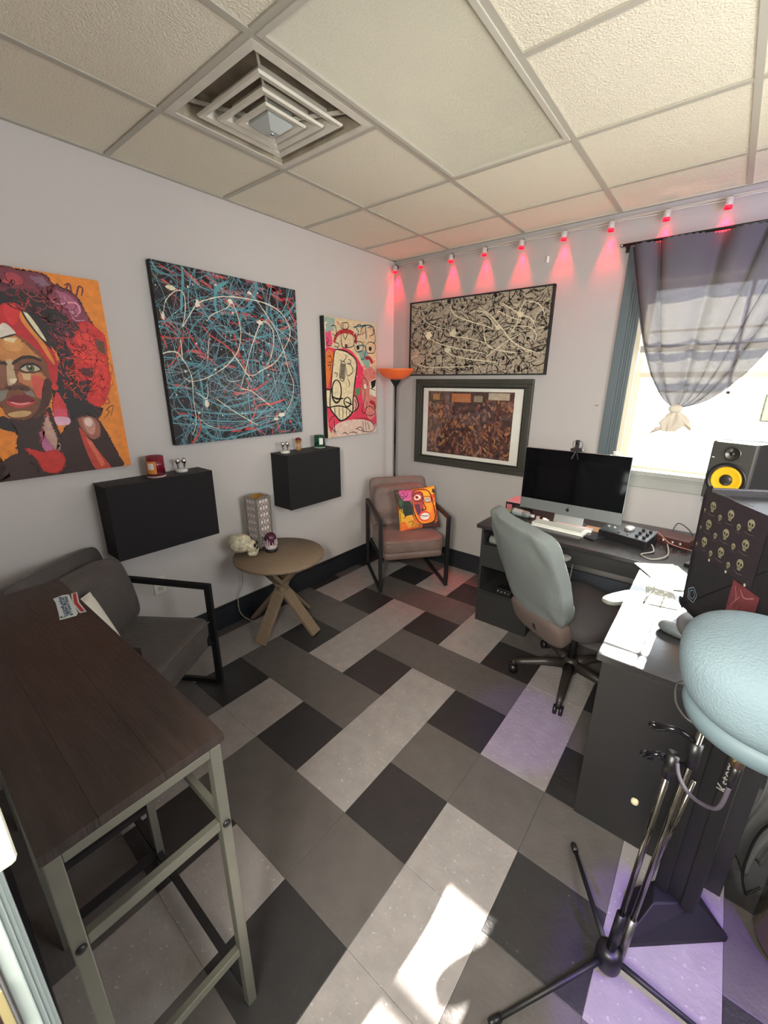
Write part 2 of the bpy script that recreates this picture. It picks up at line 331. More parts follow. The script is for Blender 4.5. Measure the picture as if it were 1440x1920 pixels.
# ---------------- window ----------------
win = struct('window_1', MB().box(WX0, WX0 + .03, .0, .16, WZ0, WZ1).box(WX1 - .03, WX1, .0, .16, WZ0, WZ1).box(WX0 + .03, WX1 - .03, .0, .16, WZ1 - .03, WZ1).box(WX0 + .03, WX1 - .03, .0, .16, WZ0, WZ0 + .02), M_cream, bevel=.002)
def wp(name, m, *bx, bevel=.002):
    q = MB()
    for b in bx: q.box(*b)
    return q.build(name, m, win, bevel=bevel)
wp('casing', M_slate, (1.862, 1.915, -.022, 0, 1.02, 2.488)); wp('casing', M_slate, (1.915, 1.93, -.016, 0, 1.02, 2.488), (1.93, 1.945, -.012, 0, 1.02, 2.488), (1.945, 1.958, -.018, 0, 1.02, 2.488), (1.958, 1.975, -.010, 0, 1.02, 2.488))
wp('casing', M_slate, (WX1, 3.14, -.02, 0, 1.02, 2.488)); wp('casing', M_slate, (WX0, WX1, -.02, 0, WZ1, 2.43))
wp('sill', M_grey, (1.93, 3.08, -.045, .03, 1.095, 1.125), (1.945, 3.07, -.03, 0, 1.08, 1.095)); wp('apron', M_grey, (1.95, 3.06, -.016, 0, 1.01, 1.08))
wp('sash', M_cream, (WX0 + .03, WX0 + .065, .05, .085, WZ0 + .02, 1.76), (WX1 - .065, WX1 - .03, .05, .085, WZ0 + .02, 1.76), (WX0 + .065, WX1 - .065, .05, .085, 1.725, 1.76), (WX0 + .065, WX1 - .065, .05, .085, WZ0 + .02, WZ0 + .035))
wp('sash', M_cream, (WX0 + .03, WX0 + .06, .09, .12, 1.34, WZ1 - .03), (WX1 - .06, WX1 - .03, .09, .12, 1.34, WZ1 - .03), (WX0 + .06, WX1 - .06, .09, .12, 1.34, 1.375), (WX0 + .06, WX1 - .06, .09, .12, WZ1 - .07, WZ1 - .03))
wp('muntin', M_cream, (WX0 + .06, WX1 - .06, .098, .112, 1.63, 1.645), bevel=0); wp('muntin', M_cream, (WX0 + .06, WX1 - .06, .098, .112, 2.0, 2.015), bevel=0); wp('muntin', M_cream, (2.50, 2.518, .098, .112, 1.375, WZ1 - .07), bevel=0)
wp('blind_rail', M_grey, (WX0 + .035, WX1 - .035, .02, .04, 1.88, 1.92))
mg = bpy.data.materials.new('window glass'); mg.use_nodes = True; nn = mg.node_tree.nodes; nn.clear(); o_ = nn.new('ShaderNodeOutputMaterial'); t_ = nn.new('ShaderNodeBsdfTransparent'); g_ = nn.new('ShaderNodeBsdfGlossy'); g_.inputs['Roughness'].default_value = .02; x_ = nn.new('ShaderNodeMixShader'); x_.inputs[0].default_value = .05
mg.node_tree.links.new(t_.outputs[0], x_.inputs[1]); mg.node_tree.links.new(g_.outputs[0], x_.inputs[2]); mg.node_tree.links.new(x_.outputs[0], o_.inputs[0])
wp('pane', mg, (WX0 + .065, WX1 - .065, .066, .069, WZ0 + .035, 1.725), bevel=0); wp('pane', mg, (WX0 + .06, WX1 - .06, .103, .106, 1.375, WZ1 - .07), bevel=0)
struct('ground', MB().box(-20, 25, .3, 60, -1.05, -1.0), mat('pale concrete', '#b5b2aa', .9, var=.1, vscale=2))
PORTRAIT=[
 ('p',[(489,892),(545,893),(637,891),(664,856),(722,838),(757,798),(770,753),(793,697),(818,638),(828,565),(820,482),(793,398),(764,333),(734,262),(636,261),(561,260),(586,447),(624,566),(458,742)],'#20161a',1),
 ('p',[(488,890),(554,889),(636,886),(660,834),(621,806),(561,816),(508,815),(470,802)],'#7a3040',2),
 ('p',[(511,877),(549,868),(557,839),(514,827),(492,843)],'#b0404c',3),
 ('p',[(582,874),(630,877),(648,848),(612,837)],'#8a6478',3),
 ('p',[(638,846),(687,843),(729,822),(754,786),(777,731),(760,700),(717,701),(668,741),(640,782)],'#8a3a52',2),
 ('p',[(669,830),(717,815),(751,768),(735,738),(687,760)],'#b0607e',3),
 ('s',[(639,798),(664,774),(712,786),(743,784),(748,751),(723,730),(716,753)],'#e0a0b0',4,4),
 ('s',[(696,812),(707,757),(720,713),(764,717)],'#d890a8',4,3),
 ('s',[(705,857),(727,866),(730,828),(744,819),(763,861),(777,852),(766,822)],'#6a2a3a',4,5),
 ('s',[(660,834),(680,858),(685,832),(707,841),(722,865)],'#6a2a3a',4,5),
 ('p',[(684,663),(763,711),(803,686),(835,640),(825,514),(826,450),(791,352),(749,314),(704,354),(747,436),(681,442),(682,509),(682,569),(668,604)],'#d62c28',3),
 ('p',[(709,654),(755,669),(783,636),(793,563),(761,512),(720,535),(714,595)],'#ea3c30',4),
 ('p',[(777,537),(813,514),(804,424),(761,385),(747,436)],'#e2342c',4),
 ('p',[(695,492),(758,499),(745,455),(718,464),(703,473)],'#5a1c1c',4),
 ('p',[(709,712),(735,679),(693,629),(668,662)],'#3a1a1e',4),
 ('p',[(788,636),(826,621),(822,564),(796,582)],'#5a4a28',5),
 ('s',[(695,335),(727,321),(744,288),(765,307),(740,262),(720,283)],'#4a2020',4,5),
 ('p',[(431,614),(489,635),(535,589),(572,529),(580,442),(565,370),(537,322),(493,279),(443,271),(394,280),(380,320),(379,362)],'#7e4a2c',5),
 ('p',[(430,609),(482,624),(523,577),(549,539),(506,539),(457,524),(414,528)],'#d08a48',6),
 ('p',[(481,618),(503,593),(488,564),(447,562),(435,588)],'#dc9c58',7),
 ('p',[(445,615),(489,616),(472,596),(442,602)],'#ecd8a4',8),
 ('p',[(470,475),(541,473),(558,447),(535,388),(519,359),(495,409),(462,435)],'#c87c4e',6),
 ('p',[(509,458),(550,444),(534,388),(514,359),(504,394)],'#d8584a',7),
 ('p',[(474,469),(507,470),(501,441),(477,441)],'#dcb886',7),
 ('p',[(550,441),(577,430),(559,358),(517,299),(467,271),(513,329)],'#4a2418',7),
 ('p',[(429,518),(453,524),(451,469),(452,441),(439,424),(418,418),(423,468)],'#cdb08a',7),
 ('p',[(408,501),(427,507),(423,468),(410,424),(390,412)],'#8c5a40',7),
 ('p',[(408,413),(440,418),(475,417),(490,398),(472,392),(456,405),(436,395),(424,407),(407,401)],'#5a3222',8),
 ('e',(462,402),(10,5),'#2a1410',9),
 ('e',(421,402),(7,5),'#2a1410',9),
 ('p',[(428,446),(455,446),(442,426),(426,426)],'#ecdcc0',8),
 ('p',[(386,396),(414,398),(397,362),(377,348)],'#8a8478',8),
 ('p',[(465,401),(497,395),(505,365),(474,377)],'#8c7c72',7),
 ('p',[(400,356),(441,378),(454,372),(467,379),(500,350),(444,345)],'#781a26',9),
 ('p',[(400,353),(444,345),(498,349),(479,330),(439,322),(409,331)],'#c83a40',9),
 ('s',[(412,347),(442,336),(481,342)],'#eaa098',10,5),
 ('p',[(393,298),(441,308),(476,301),(455,283),(408,281)],'#d0aa70',8),
 ('s',[(449,506),(487,534),(525,539),(556,524)],'#2a1410',9,9),
 ('s',[(409,506),(423,512),(430,501)],'#2a1410',9,8),
 ('p',[(468,489),(496,509),(529,510),(551,491),(537,476),(493,474)],'#4c2a1c',8),
 ('p',[(475,489),(499,504),(526,504),(544,488),(523,479),(492,478)],'#c8bca0',9),
 ('e',(510,493),(15,17),'#5c5a30',10),
 ('e',(510,493),(7,8),'#120c0a',11),
 ('e',(508,499),(3,4),'#f0f0e0',12),
 ('s',[(471,489),(498,508),(529,509),(550,488)],'#1a0c0a',11,6),
 ('s',[(449,485),(471,480),(488,472),(527,473)],'#5a2c1c',10,4),
 ('p',[(458,742),(505,759),(530,741),(561,674),(590,621),(611,565),(614,507),(596,430),(575,436),(572,529),(535,589),(488,631),(441,662)],'#c42024',10),
 ('p',[(471,744),(504,753),(518,713),(486,667),(466,696)],'#dc2c2c',11),
 ('p',[(442,664),(463,671),(488,635),(459,622),(431,610)],'#e6dccc',12),
 ('s',[(431,610),(459,621),(488,632)],'#3a1a18',13,5),
 ('p',[(520,724),(532,714),(568,636),(594,565),(605,513),(591,524),(558,608),(517,686)],'#e68c34',12),
 ('p',[(527,735),(551,716),(580,648),(605,582),(593,587),(556,646),(530,703)],'#22181a',13),
 ('p',[(531,731),(549,716),(574,664),(592,610),(572,631),(542,694)],'#e6dfba',14),
 ('p',[(389,276),(443,267),(505,287),(546,316),(556,235),(570,138),(542,-10),(448,-4),(394,121),(409,216)],'#38201a',3),
 ('p',[(529,280),(542,217),(554,140),(540,122),(510,182),(510,238)],'#c8a090',5),
 ('p',[(490,209),(526,212),(551,127),(521,105),(489,128)],'#b86a90',4),
 ('p',[(513,250),(532,298),(536,267),(515,207),(480,160)],'#c04038',4),
 ('p',[(422,139),(487,116),(534,120),(563,74),(525,13),(470,28),(457,81)],'#c82e26',6),
 ('p',[(354,238),(392,223),(401,169),(373,111),(320,76)],'#ec8a28',2),
 ('p',[(320,73),(379,117),(417,93),(449,0),(305,3)],'#3a2420',4),
 ('p',[(363,284),(389,276),(409,216),(391,220),(354,238)],'#20161a',3),
 ('p',[(576,202),(639,274),(696,280),(737,249),(770,158),(800,56),(806,-1),(668,-6),(526,-6),(543,141)],'#341a16',5),
 ('p',[(653,260),(711,265),(736,225),(726,169),(692,159),(660,208)],'#a0604e',6),
 ('p',[(669,259),(709,257),(718,223),(701,178),(676,200)],'#c8907e',7),
 ('e',(692,242),(17,23),'#e8ccc4',8),
 ('p',[(645,216),(676,167),(719,74),(752,-3),(687,-4),(660,81)],'#c04030',7),
 ('p',[(664,168),(689,145),(728,23),(708,12)],'#dc6a50',8),
 ('e',(585,410),(13,16),'#d4302e',15),
 ('p',[(588,388),(604,351),(610,306),(559,308),(569,352)],'#d83838',15),
 ('p',[(560,310),(612,308),(610,263),(556,269)],'#e05068',16),
 ('p',[(559,273),(613,267),(611,239),(588,234),(562,238)],'#e8b4cc',17),
 ('s',[(791,352),(820,411),(834,424),(829,463),(843,495),(834,527)],'#c85a20',6,3),
 ('s',[(781,326),(800,332),(797,352),(784,346)],'#b03a20',6,4),
 ('s',[(762,254),(792,286),(782,299),(816,318),(795,265)],'#6a3018',6,3),
]
SPLAT=[
 ('s',[(17,730),(29,692),(55,774),(114,832),(152,837),(166,802),(154,719),(115,605),(110,542),(109,485),(128,449),(149,376),(142,263),(143,146),(126,84),(105,54)],'#e4e0cc',30,5),
 ('s',[(109,563),(123,634),(172,708),(237,785),(306,818),(394,845),(540,858),(718,848),(833,805),(894,719),(875,632),(761,496),(635,432),(570,401),(510,408)],'#e4e0cc',30,6),
 ('s',[(292,707),(321,739),(422,787),(462,822),(498,728),(501,636),(467,540),(383,457),(250,385),(147,361),(103,383)],'#e4e0cc',30,5),
 ('s',[(-7,504),(39,518),(83,515),(108,477)],'#e4e0cc',30,7),
 ('s',[(592,892),(637,860),(721,768),(769,708),(816,610),(861,455),(901,347),(866,217),(776,136),(650,134)],'#e4e0cc',30,5),
 ('s',[(466,321),(513,429),(567,561),(654,721),(707,734),(751,689),(749,606),(719,520),(682,467)],'#e4e0cc',30,6),
 ('s',[(429,538),(478,469),(556,363)],'#e4e0cc',30,7),
 ('s',[(461,317),(539,304),(618,251),(721,176)],'#e4e0cc',30,5),
 ('s',[(291,634),(269,529),(250,453)],'#e4e0cc',30,3),
 ('s',[(163,301),(217,261),(238,292),(237,346)],'#e4e0cc',30,5),
 ('s',[(287,259),(371,199),(471,135),(579,75)],'#e4e0cc',30,5),
 ('s',[(780,709),(855,665),(920,600),(934,547)],'#e4e0cc',30,3),
 ('s',[(519,661),(615,637),(716,604)],'#e4e0cc',30,3),
 ('s',[(359,410),(390,362),(477,371)],'#e4e0cc',30,3),
 ('s',[(145,162),(214,102),(299,70)],'#e4e0cc',30,3),
 ('e',(95,846),(26,12),'#ece6c8',31),
 ('e',(237,785),(15,18),'#e4e0cc',31),
 ('e',(31,699),(9,19),'#e4e0cc',31),
 ('e',(654,729),(25,15),'#e4e0cc',31),
 ('e',(449,827),(15,14),'#e4e0cc',31),
 ('e',(592,894),(16,9),'#e4e0cc',31),
 ('e',(776,136),(28,13),'#e4e0cc',31),
 ('e',(222,233),(14,18),'#e4e0cc',31),
 ('e',(727,111),(23,9),'#e4e0cc',31),
]
GRAFFITI=[
 ('p',[(-4,905),(610,914),(609,-15),(4,1)],'#d8c6a0',1),
 ('p',[(-4,905),(117,904),(102,816),(7,792)],'#9ab0a4',2),
 ('p',[(1,674),(108,685),(259,690),(364,627),(461,506),(548,350),(609,174),(609,-5),(80,17),(1,204),(-12,415)],'#e0405c',2),
 ('p',[(404,550),(594,527),(606,194),(516,121),(429,277)],'#d88078',3),
 ('p',[(11,651),(83,655),(66,540),(24,415),(0,415)],'#e07a34',3),
 ('p',[(110,109),(368,130),(593,76),(593,-14),(80,8)],'#e0c4b4',3),
 ('p',[(350,583),(433,559),(416,370),(330,325)],'#ec3860',4),
 ('p',[(519,443),(606,472),(606,310),(518,331)],'#e8e0c8',4),
 ('p',[(533,443),(606,462),(594,406),(548,378)],'#1c1614',5),
 ('p',[(331,379),(402,397),(386,333),(344,325)],'#50905c',5),
 ('p',[(379,688),(491,677),(519,553),(461,569),(406,629)],'#8ab0a8',4),
 ('p',[(7,792),(66,813),(86,719),(13,683)],'#e05078',3),
 ('s',[(98,728),(131,787),(200,818),(276,822),(341,796),(353,738)],'#b02c30',5,14),
 ('s',[(462,631),(520,634),(557,590)],'#a82c34',5,14),
 ('s',[(517,274),(578,253),(594,204)],'#b02c34',5,14),
 ('s',[(423,862),(465,883),(478,781)],'#3c7484',5,6),
 ('s',[(316,856),(410,877),(551,891),(565,823)],'#3c7484',5,5),
 ('s',[(329,870),(382,833),(354,789),(329,837)],'#2c5464',5,4),
 ('s',[(353,721),(463,724),(448,631),(406,620)],'#3c7c88',5,6),
 ('p',[(108,673),(157,679),(258,663),(353,592),(325,415),(302,290),(288,188),(162,131),(87,180),(35,245),(49,390),(82,582)],'#e4d6ae',8),
 ('s',[(108,673),(157,679),(258,663),(353,592),(325,415),(302,290),(288,188),(162,131),(87,180),(35,245),(49,390),(82,582),(108,673)],'#1c1614',10,6),
 ('p',[(0,374),(43,375),(35,245),(-1,255)],'#e4d6ae',7),
 ('s',[(43,375),(0,374),(-1,255),(35,245)],'#1c1614',10,6),
 ('p',[(300,335),(341,318),(367,260),(356,222),(288,188)],'#e0a898',7),
 ('s',[(303,330),(341,318),(367,260),(356,222),(291,188)],'#1c1614',10,6),
 ('s',[(323,298),(343,261),(330,216)],'#1c1614',10,4),
 ('s',[(115,453),(154,424),(164,363),(149,303),(107,277),(70,305),(60,364),(75,424),(115,453)],'#1c1614',10,7),
 ('s',[(56,330),(111,308),(188,309)],'#1c1614',10,6),
 ('s',[(207,283),(301,253)],'#1c1614',10,5),
 ('s',[(235,316),(268,295),(271,259),(232,240),(200,261),(197,297),(235,316)],'#1c1614',10,6),
 ('s',[(37,245),(128,251),(219,233),(291,188)],'#1c1614',10,5),
 ('s',[(83,243),(87,191)],'#1c1614',10,3),
 ('s',[(134,248),(133,153)],'#1c1614',10,3),
 ('s',[(179,240),(176,141)],'#1c1614',10,3),
 ('s',[(221,229),(219,157)],'#1c1614',10,3),
 ('s',[(256,210),(255,173)],'#1c1614',10,3),
 ('p',[(170,585),(219,577),(200,454),(149,468)],'#8c8474',10),
 ('s',[(170,585),(219,577),(200,454),(149,468),(170,585)],'#1c1614',11,3),
 ('s',[(168,572),(216,565)],'#1c1614',12,2),
 ('s',[(166,560),(214,552)],'#1c1614',12,2),
 ('s',[(164,547),(212,539)],'#1c1614',12,2),
 ('s',[(162,534),(210,526)],'#1c1614',12,2),
 ('s',[(160,522),(208,513)],'#1c1614',12,2),
 ('s',[(158,509),(206,501)],'#1c1614',12,2),
 ('s',[(155,496),(204,488)],'#1c1614',12,2),
 ('s',[(153,483),(202,475)],'#1c1614',12,2),
 ('s',[(151,471),(200,462)],'#1c1614',12,2),
 ('s',[(230,579),(282,572),(307,521),(240,485),(229,545)],'#2a2220',9,3),
 ('s',[(250,613),(283,606),(276,580),(250,588)],'#2a2220',9,3),
 ('s',[(154,609),(192,594),(231,629),(219,646)],'#2a2220',9,3),
 ('s',[(88,507),(125,500),(112,474)],'#2a2220',9,3),
 ('s',[(239,467),(265,424),(251,398)],'#2a2220',9,3),
 ('s',[(183,871),(214,882),(258,883),(257,846),(219,835),(182,843),(183,871)],'#2a2220',9,3),
 ('s',[(202,881),(200,833)],'#2a2220',9,3),
 ('s',[(187,824),(178,742),(195,702),(259,702),(326,728),(315,802)],'#2a2220',9,3),
 ('s',[(199,801),(223,762),(250,805)],'#2a2220',9,3),
 ('s',[(67,844),(115,849),(124,786),(77,790)],'#2a2220',9,3),
 ('s',[(110,729),(146,724),(145,699),(97,704)],'#2a2220',9,3),
 ('s',[(326,736),(381,757),(436,744),(428,691),(352,678),(326,736)],'#2a2220',9,3),
 ('s',[(478,738),(536,764),(594,746),(579,682),(491,677),(478,738)],'#2a2220',9,3),
 ('s',[(356,872),(410,886),(409,818),(368,807)],'#2a2220',9,3),
 ('s',[(493,869),(551,883),(580,833),(521,811)],'#2a2220',9,3),
 ('s',[(580,894),(595,781),(565,752)],'#2a2220',9,3),
 ('s',[(424,461),(460,465),(489,424),(459,378),(430,397),(424,461)],'#2a2220',9,3),
 ('s',[(459,378),(443,277),(413,203),(457,182),(487,275)],'#2a2220',9,3),
 ('s',[(457,210),(517,236),(594,185),(532,149),(456,172)],'#2a2220',9,3),
 ('s',[(518,387),(594,368)],'#2a2220',9,3),
 ('s',[(340,131),(397,137),(486,122),(593,56),(531,11),(396,32),(338,56)],'#2a2220',9,3),
 ('s',[(426,116),(432,29)],'#2a2220',9,3),
 ('s',[(456,115),(470,26)],'#2a2220',9,3),
 ('s',[(486,103),(515,23)],'#2a2220',9,3),
 ('s',[(324,47),(396,61),(439,9)],'#2a2220',9,3),
 ('s',[(10,125),(49,166),(87,173)],'#2a2220',9,3),
 ('s',[(15,98),(69,58),(94,47)],'#2a2220',9,3),
 ('s',[(73,147),(81,30)],'#2a2220',9,3),
 ('s',[(22,620),(58,629),(68,589),(26,579)],'#2a2220',9,3),
 ('s',[(18,555),(55,564),(40,515)],'#2a2220',9,3),
 ('s',[(165,23),(199,30),(239,7)],'#2a2220',9,3),
 ('s',[(253,25),(309,25),(352,7)],'#2a2220',9,3),
 ('s',[(17,762),(39,740),(14,707),(73,703)],'#2a2220',9,3),
 ('e',(373,709),(19,17),'#1c1614',10),
 ('e',(528,710),(20,18),'#1c1614',10),
 ('e',(234,713),(18,15),'#6a3030',8),
 ('e',(459,401),(21,21),'#f0d8c0',10),
]
DRIPS=[
 ('s',[(90,554),(100,496),(162,434),(266,387),(365,364)],'#c8bfa4',30,5),
 ('s',[(408,566),(404,513),(455,455),(589,402),(704,367),(791,335)],'#c8bfa4',30,8),
 ('s',[(180,353),(197,306),(301,255),(443,215),(605,186),(734,160)],'#c8bfa4',30,7),
 ('s',[(393,362),(424,305),(545,287),(702,246),(778,211)],'#c8bfa4',30,6),
 ('s',[(360,218),(404,171),(530,133),(713,106),(837,92)],'#c8bfa4',30,7),
 ('s',[(68,98),(193,66),(411,62),(665,69)],'#c8bfa4',30,6),
 ('s',[(704,372),(726,256),(779,200),(889,170),(983,156)],'#c8bfa4',30,8),
 ('s',[(656,500),(759,430),(862,330),(940,245),(1035,189),(1137,155)],'#c8bfa4',30,8),
 ('s',[(845,512),(917,465),(1000,419),(1079,384),(1117,323)],'#c8bfa4',30,7),
 ('s',[(1022,513),(986,440),(973,363),(924,286)],'#c8bfa4',30,7),
 ('s',[(806,436),(827,454),(923,406),(1015,379)],'#c8bfa4',30,6),
 ('s',[(1022,508),(1109,485),(1155,443),(1171,395)],'#c8bfa4',30,6),
 ('s',[(919,342),(1019,340),(1097,315),(1129,264),(1118,225)],'#c8bfa4',30,5),
 ('s',[(736,127),(829,188),(917,246),(1024,290)],'#c8bfa4',30,6),
 ('s',[(584,465),(633,476),(709,454),(788,376),(827,333)],'#c8bfa4',30,6),
 ('s',[(203,178),(277,152),(377,155)],'#c8bfa4',30,4),
 ('e',(196,324),(30,30),'#dcd4b8',31),
 ('e',(436,326),(30,27),'#c8bfa4',31),
 ('e',(389,200),(30,21),'#c8bfa4',31),
 ('e',(994,420),(22,21),'#c8bfa4',31),
 ('e',(826,343),(24,21),'#c8bfa4',31),
]
FACE=[
 ('p',[(0,400),(164,401),(128,289),(120,178),(40,179),(7,238)],'#39403a',1),
 ('p',[(36,391),(164,396),(155,310),(110,279),(56,298)],'#c05a90',2),
 ('p',[(164,401),(400,400),(397,240),(361,219),(309,375),(200,392)],'#f0b02c',2),
 ('p',[(335,324),(385,314),(384,240),(343,229)],'#e03a3c',3),
 ('p',[(4,199),(75,198),(59,79),(25,1),(0,0)],'#d8a830',2),
 ('p',[(5,90),(182,96),(218,-7),(0,0)],'#e0602c',3),
 ('p',[(40,139),(129,148),(147,36),(77,19)],'#d89a2c',4),
 ('p',[(47,268),(128,269),(138,138),(94,98),(49,159)],'#23302c',3),
 ('p',[(11,297),(56,308),(57,238),(21,238)],'#3c5a40',3),
 ('p',[(218,44),(402,91),(400,0),(218,-5)],'#5a3438',3),
 ('p',[(361,197),(401,208),(401,69),(350,39)],'#e87a2c',4),
 ('p',[(129,87),(218,44),(209,-2),(130,7)],'#c87c34',5),
 ('p',[(146,279),(164,361),(209,380),(291,375),(331,334),(352,219),(359,113),(332,61),(253,43),(191,65),(151,158)],'#e8862c',6),
 ('p',[(164,350),(218,367),(250,342),(245,177),(218,95),(169,157),(151,259)],'#a84440',7),
 ('p',[(160,239),(209,239),(218,136),(182,137)],'#5a3048',8),
 ('p',[(263,364),(318,344),(326,303),(263,312)],'#f4ac30',8),
 ('p',[(272,239),(334,240),(334,177),(280,135)],'#f09a34',8),
 ('s',[(146,279),(162,355),(209,382),(291,377),(334,334),(354,219),(361,113),(332,59),(253,41),(191,63),(151,158),(146,279)],'#1a1414',12,7),
 ('s',[(160,269),(245,270),(252,343),(182,346),(159,310)],'#1a1414',12,5),
 ('p',[(168,305),(191,329),(218,326),(236,301),(209,280),(178,282)],'#e8dcd0',10),
 ('e',(195,305),(17,17),'#a84434',12),
 ('e',(195,305),(8,8),'#1a1414',13),
 ('p',[(263,291),(326,290),(330,250),(274,252)],'#b4b4ac',10),
 ('s',[(263,301),(331,297),(333,250),(272,250),(263,301)],'#1a1414',12,4),
 ('s',[(276,270),(299,281),(321,266)],'#5a5a58',12,3),
 ('s',[(252,343),(249,260),(263,208),(267,187),(240,177),(231,193),(227,167)],'#1a1414',12,6),
 ('e',(246,120),(59,48),'#d8402c',9),
 ('e',(250,117),(49,33),'#f0ece0',10),
 ('s',[(204,124),(227,128),(253,119),(293,125)],'#1a1414',12,4),
 ('s',[(209,141),(209,95)],'#1a1414',12,2),
 ('s',[(223,140),(223,95)],'#1a1414',12,2),
 ('s',[(237,140),(237,95)],'#1a1414',12,2),
 ('s',[(252,140),(251,94)],'#1a1414',12,2),
 ('s',[(266,140),(265,94)],'#1a1414',12,2),
 ('s',[(280,139),(280,94)],'#1a1414',12,2),
 ('s',[(294,139),(294,93)],'#1a1414',12,2),
 ('e',(381,351),(18,20),'#1c2438',8),
 ('s',[(363,388),(385,346),(376,293)],'#1a1414',9,4),
 ('s',[(37,337),(74,318),(38,297)],'#161616',9,4),
 ('s',[(73,378),(92,318),(118,359)],'#161616',9,4),
 ('s',[(57,238),(93,218),(75,178),(120,168)],'#161616',9,4),
 ('s',[(31,179),(75,158),(40,119)],'#161616',9,4),
 ('s',[(76,79),(129,87),(112,37)],'#161616',9,4),
 ('s',[(165,46),(200,34),(182,9)],'#161616',9,4),
 ('s',[(360,176),(382,134),(364,92)],'#161616',9,4),
 ('s',[(270,32),(306,41),(332,19)],'#161616',9,4),
]
# ---------------- wall art ----------------
M_paint = paint_mat('canvas paint'); M_paintg = paint_mat('gloss drip paint', .3, .3, .1); M_edge = mat('black canvas edge', '#131215', .7)
def rnd(a, b): return random.uniform(a, b)
def squiggle(w, h, n, step, turn=.9):
    x, y, a = rnd(-.05, w + .05), rnd(-.05, h + .05), rnd(0, 2 * PI); t = rnd(-turn, turn); p = []
    for _ in range(n): p.append((x, y)); a += t + rnd(-.3, .3); x += step * math.cos(a); y += step * math.sin(a)
    return p
# portrait
t = thing('portrait_painting', 'unframed canvas of a woman with red headscarf, curly hair and tassel earring on orange', 'painting', M=wallM('left', -3.24, 1.247))
MB().box(0, .85, 0, .90, .002, .0395).build('canvas', mat('orange canvas edge', '#c87428', .6), t, bevel=.002)
p = Paint(.85, .90, .0402)
p.face([(0, 0), (.85, 0), (.85, .9), (0, .9)], '#e88a2c', 0)
ax = .335
mir = []
for it in PORTRAIT:
    f = lambda q: (2 * ax * 1000 - q[0], q[1])
    if it[0] == 'e': mir.append(('e', f(it[1]), it[2], it[3], it[4]))
    elif it[0] == 'p': mir.append(('p', [f(q) for q in it[1]], it[2], it[3]))
    else: mir.append(('s', [f(q) for q in it[1]], it[2], it[3], it[4]))
for it in mir:      # the far half of the picture, only to the left of its middle
    if it[0] == 'p': it = ('p', [(min(q[0], ax * 1000), q[1]) for q in it[1]], it[2], it[3])
    if it[0] == 'p' and min(q[0] for q in it[1]) > ax * 1000 - 2: continue
    if it[0] == 's' and min(q[0] for q in it[1]) > ax * 1000: continue
    p.data([it])
p.data(PORTRAIT)
def dabs(items):            # short brush marks that break up every patch's edge
    for it in items:
        if it[0] != 'p': continue
        q = [(x * .001, y * .001) for x, y in it[1]]; q = catmull(q + [q[0]], 4)
        sz = min(1, max(math.dist(a, q[0]) for a in q) / .12)
        for a, b in zip(q, q[1:]):
            n_ = max(1, int(math.dist(a, b) / .006))
            for k in range(n_):
                t_ = rnd(0, 1); x, y = a[0] + (b[0] - a[0]) * t_, a[1] + (b[1] - a[1]) * t_; an = math.atan2(b[1] - a[1], b[0] - a[0]) + rnd(-.8, .8); l = rnd(.003, .011) * sz; w_ = rnd(.001, .0028) * sz
                c, s = math.cos(an), math.sin(an); p.face([(x - l * c - w_ * s, y - l * s + w_ * c), (x - l * c + w_ * s, y - l * s - w_ * c), (x + l * c + w_ * s * .3, y + l * s - w_ * c * .3), (x + l * c - w_ * s * .3, y + l * s + w_ * c * .3)], it[2], it[3] + .5)
dabs([it for it in PORTRAIT if it[0] == 'p' and (it[3] < 7 or it[3] > 14)])
for k in range(90):     # loose curls round the hair
    a = rnd(-.15, 1.5); r = rnd(.27, .43); cx, cy = .36 + r * math.sin(a + .2) * .98, .58 + r * math.cos(a + .2) * .72
    if cx < .5 and cy < .72: continue
    rr = rnd(.008, .02); q = [(cx + .008 * s + rr * math.cos(s * 1.15 + k), cy - .003 * s + rr * math.sin(s * 1.15 + k)) for s in range(7)]
    p.stroke(q, .0028, random.choice(['#3a1a20', '#6a2030', '#a83440', '#c84a4a', '#8a4a60', '#2a1418', '#e05040']), 18)
for k in range(160):    # short brush dabs give the red hair and the skin their grain
    x, y = rnd(.62, .80), rnd(.36, .66)
    p.stroke([(x, y), (x + rnd(-.02, .02), y + rnd(-.02, .02)), (x + rnd(-.03, .03), y + rnd(-.03, .03))], .003, random.choice(['#b81f20', '#e8402f', '#7a1a1c', '#f0563c']), 5)
p.build('painted_surface', M_paint, t)
# teal splatter
t = thing('splatter_painting', 'square black canvas covered in teal, red and white drip paint', 'painting', M=wallM('left', -2.135, 1.325))
W_, H_ = .963, .968
MB().box(0, W_, 0, H_, .002, .0395).build('canvas', M_edge, t, bevel=.002)
p = Paint(W_, H_, .0402, .00005); p.face([(0, 0), (W_, 0), (W_, H_), (0, H_)], '#1d1a20', 0)
def splat(x, y, r, col, lay):
    p.disc((x, y), r * rnd(.7, 1.4), r * rnd(.7, 1.4), col, lay, 12, .3)
for k in range(60): p.stroke(squiggle(W_, H_, 5, .07), rnd(.003, .014), random.choice(['#6a3a34', '#2c2a40', '#4a3a2a']), 1)
for k in range(80):
    x, y = rnd(0, W_), (H_ - abs(random.gauss(0, .2))) if k % 2 else rnd(0, H_); d = rnd(-.6, .2)
    p.stroke([(x, y), (x + .04 * math.cos(d), y + .04 * math.sin(d)), (x + .10 * math.cos(d), y + .10 * math.sin(d) + rnd(-.02, .02))], rnd(.006, .018), random.choice(['#c8453f', '#d4564e', '#a83a3c', '#b84848']), 3, wob=.5)
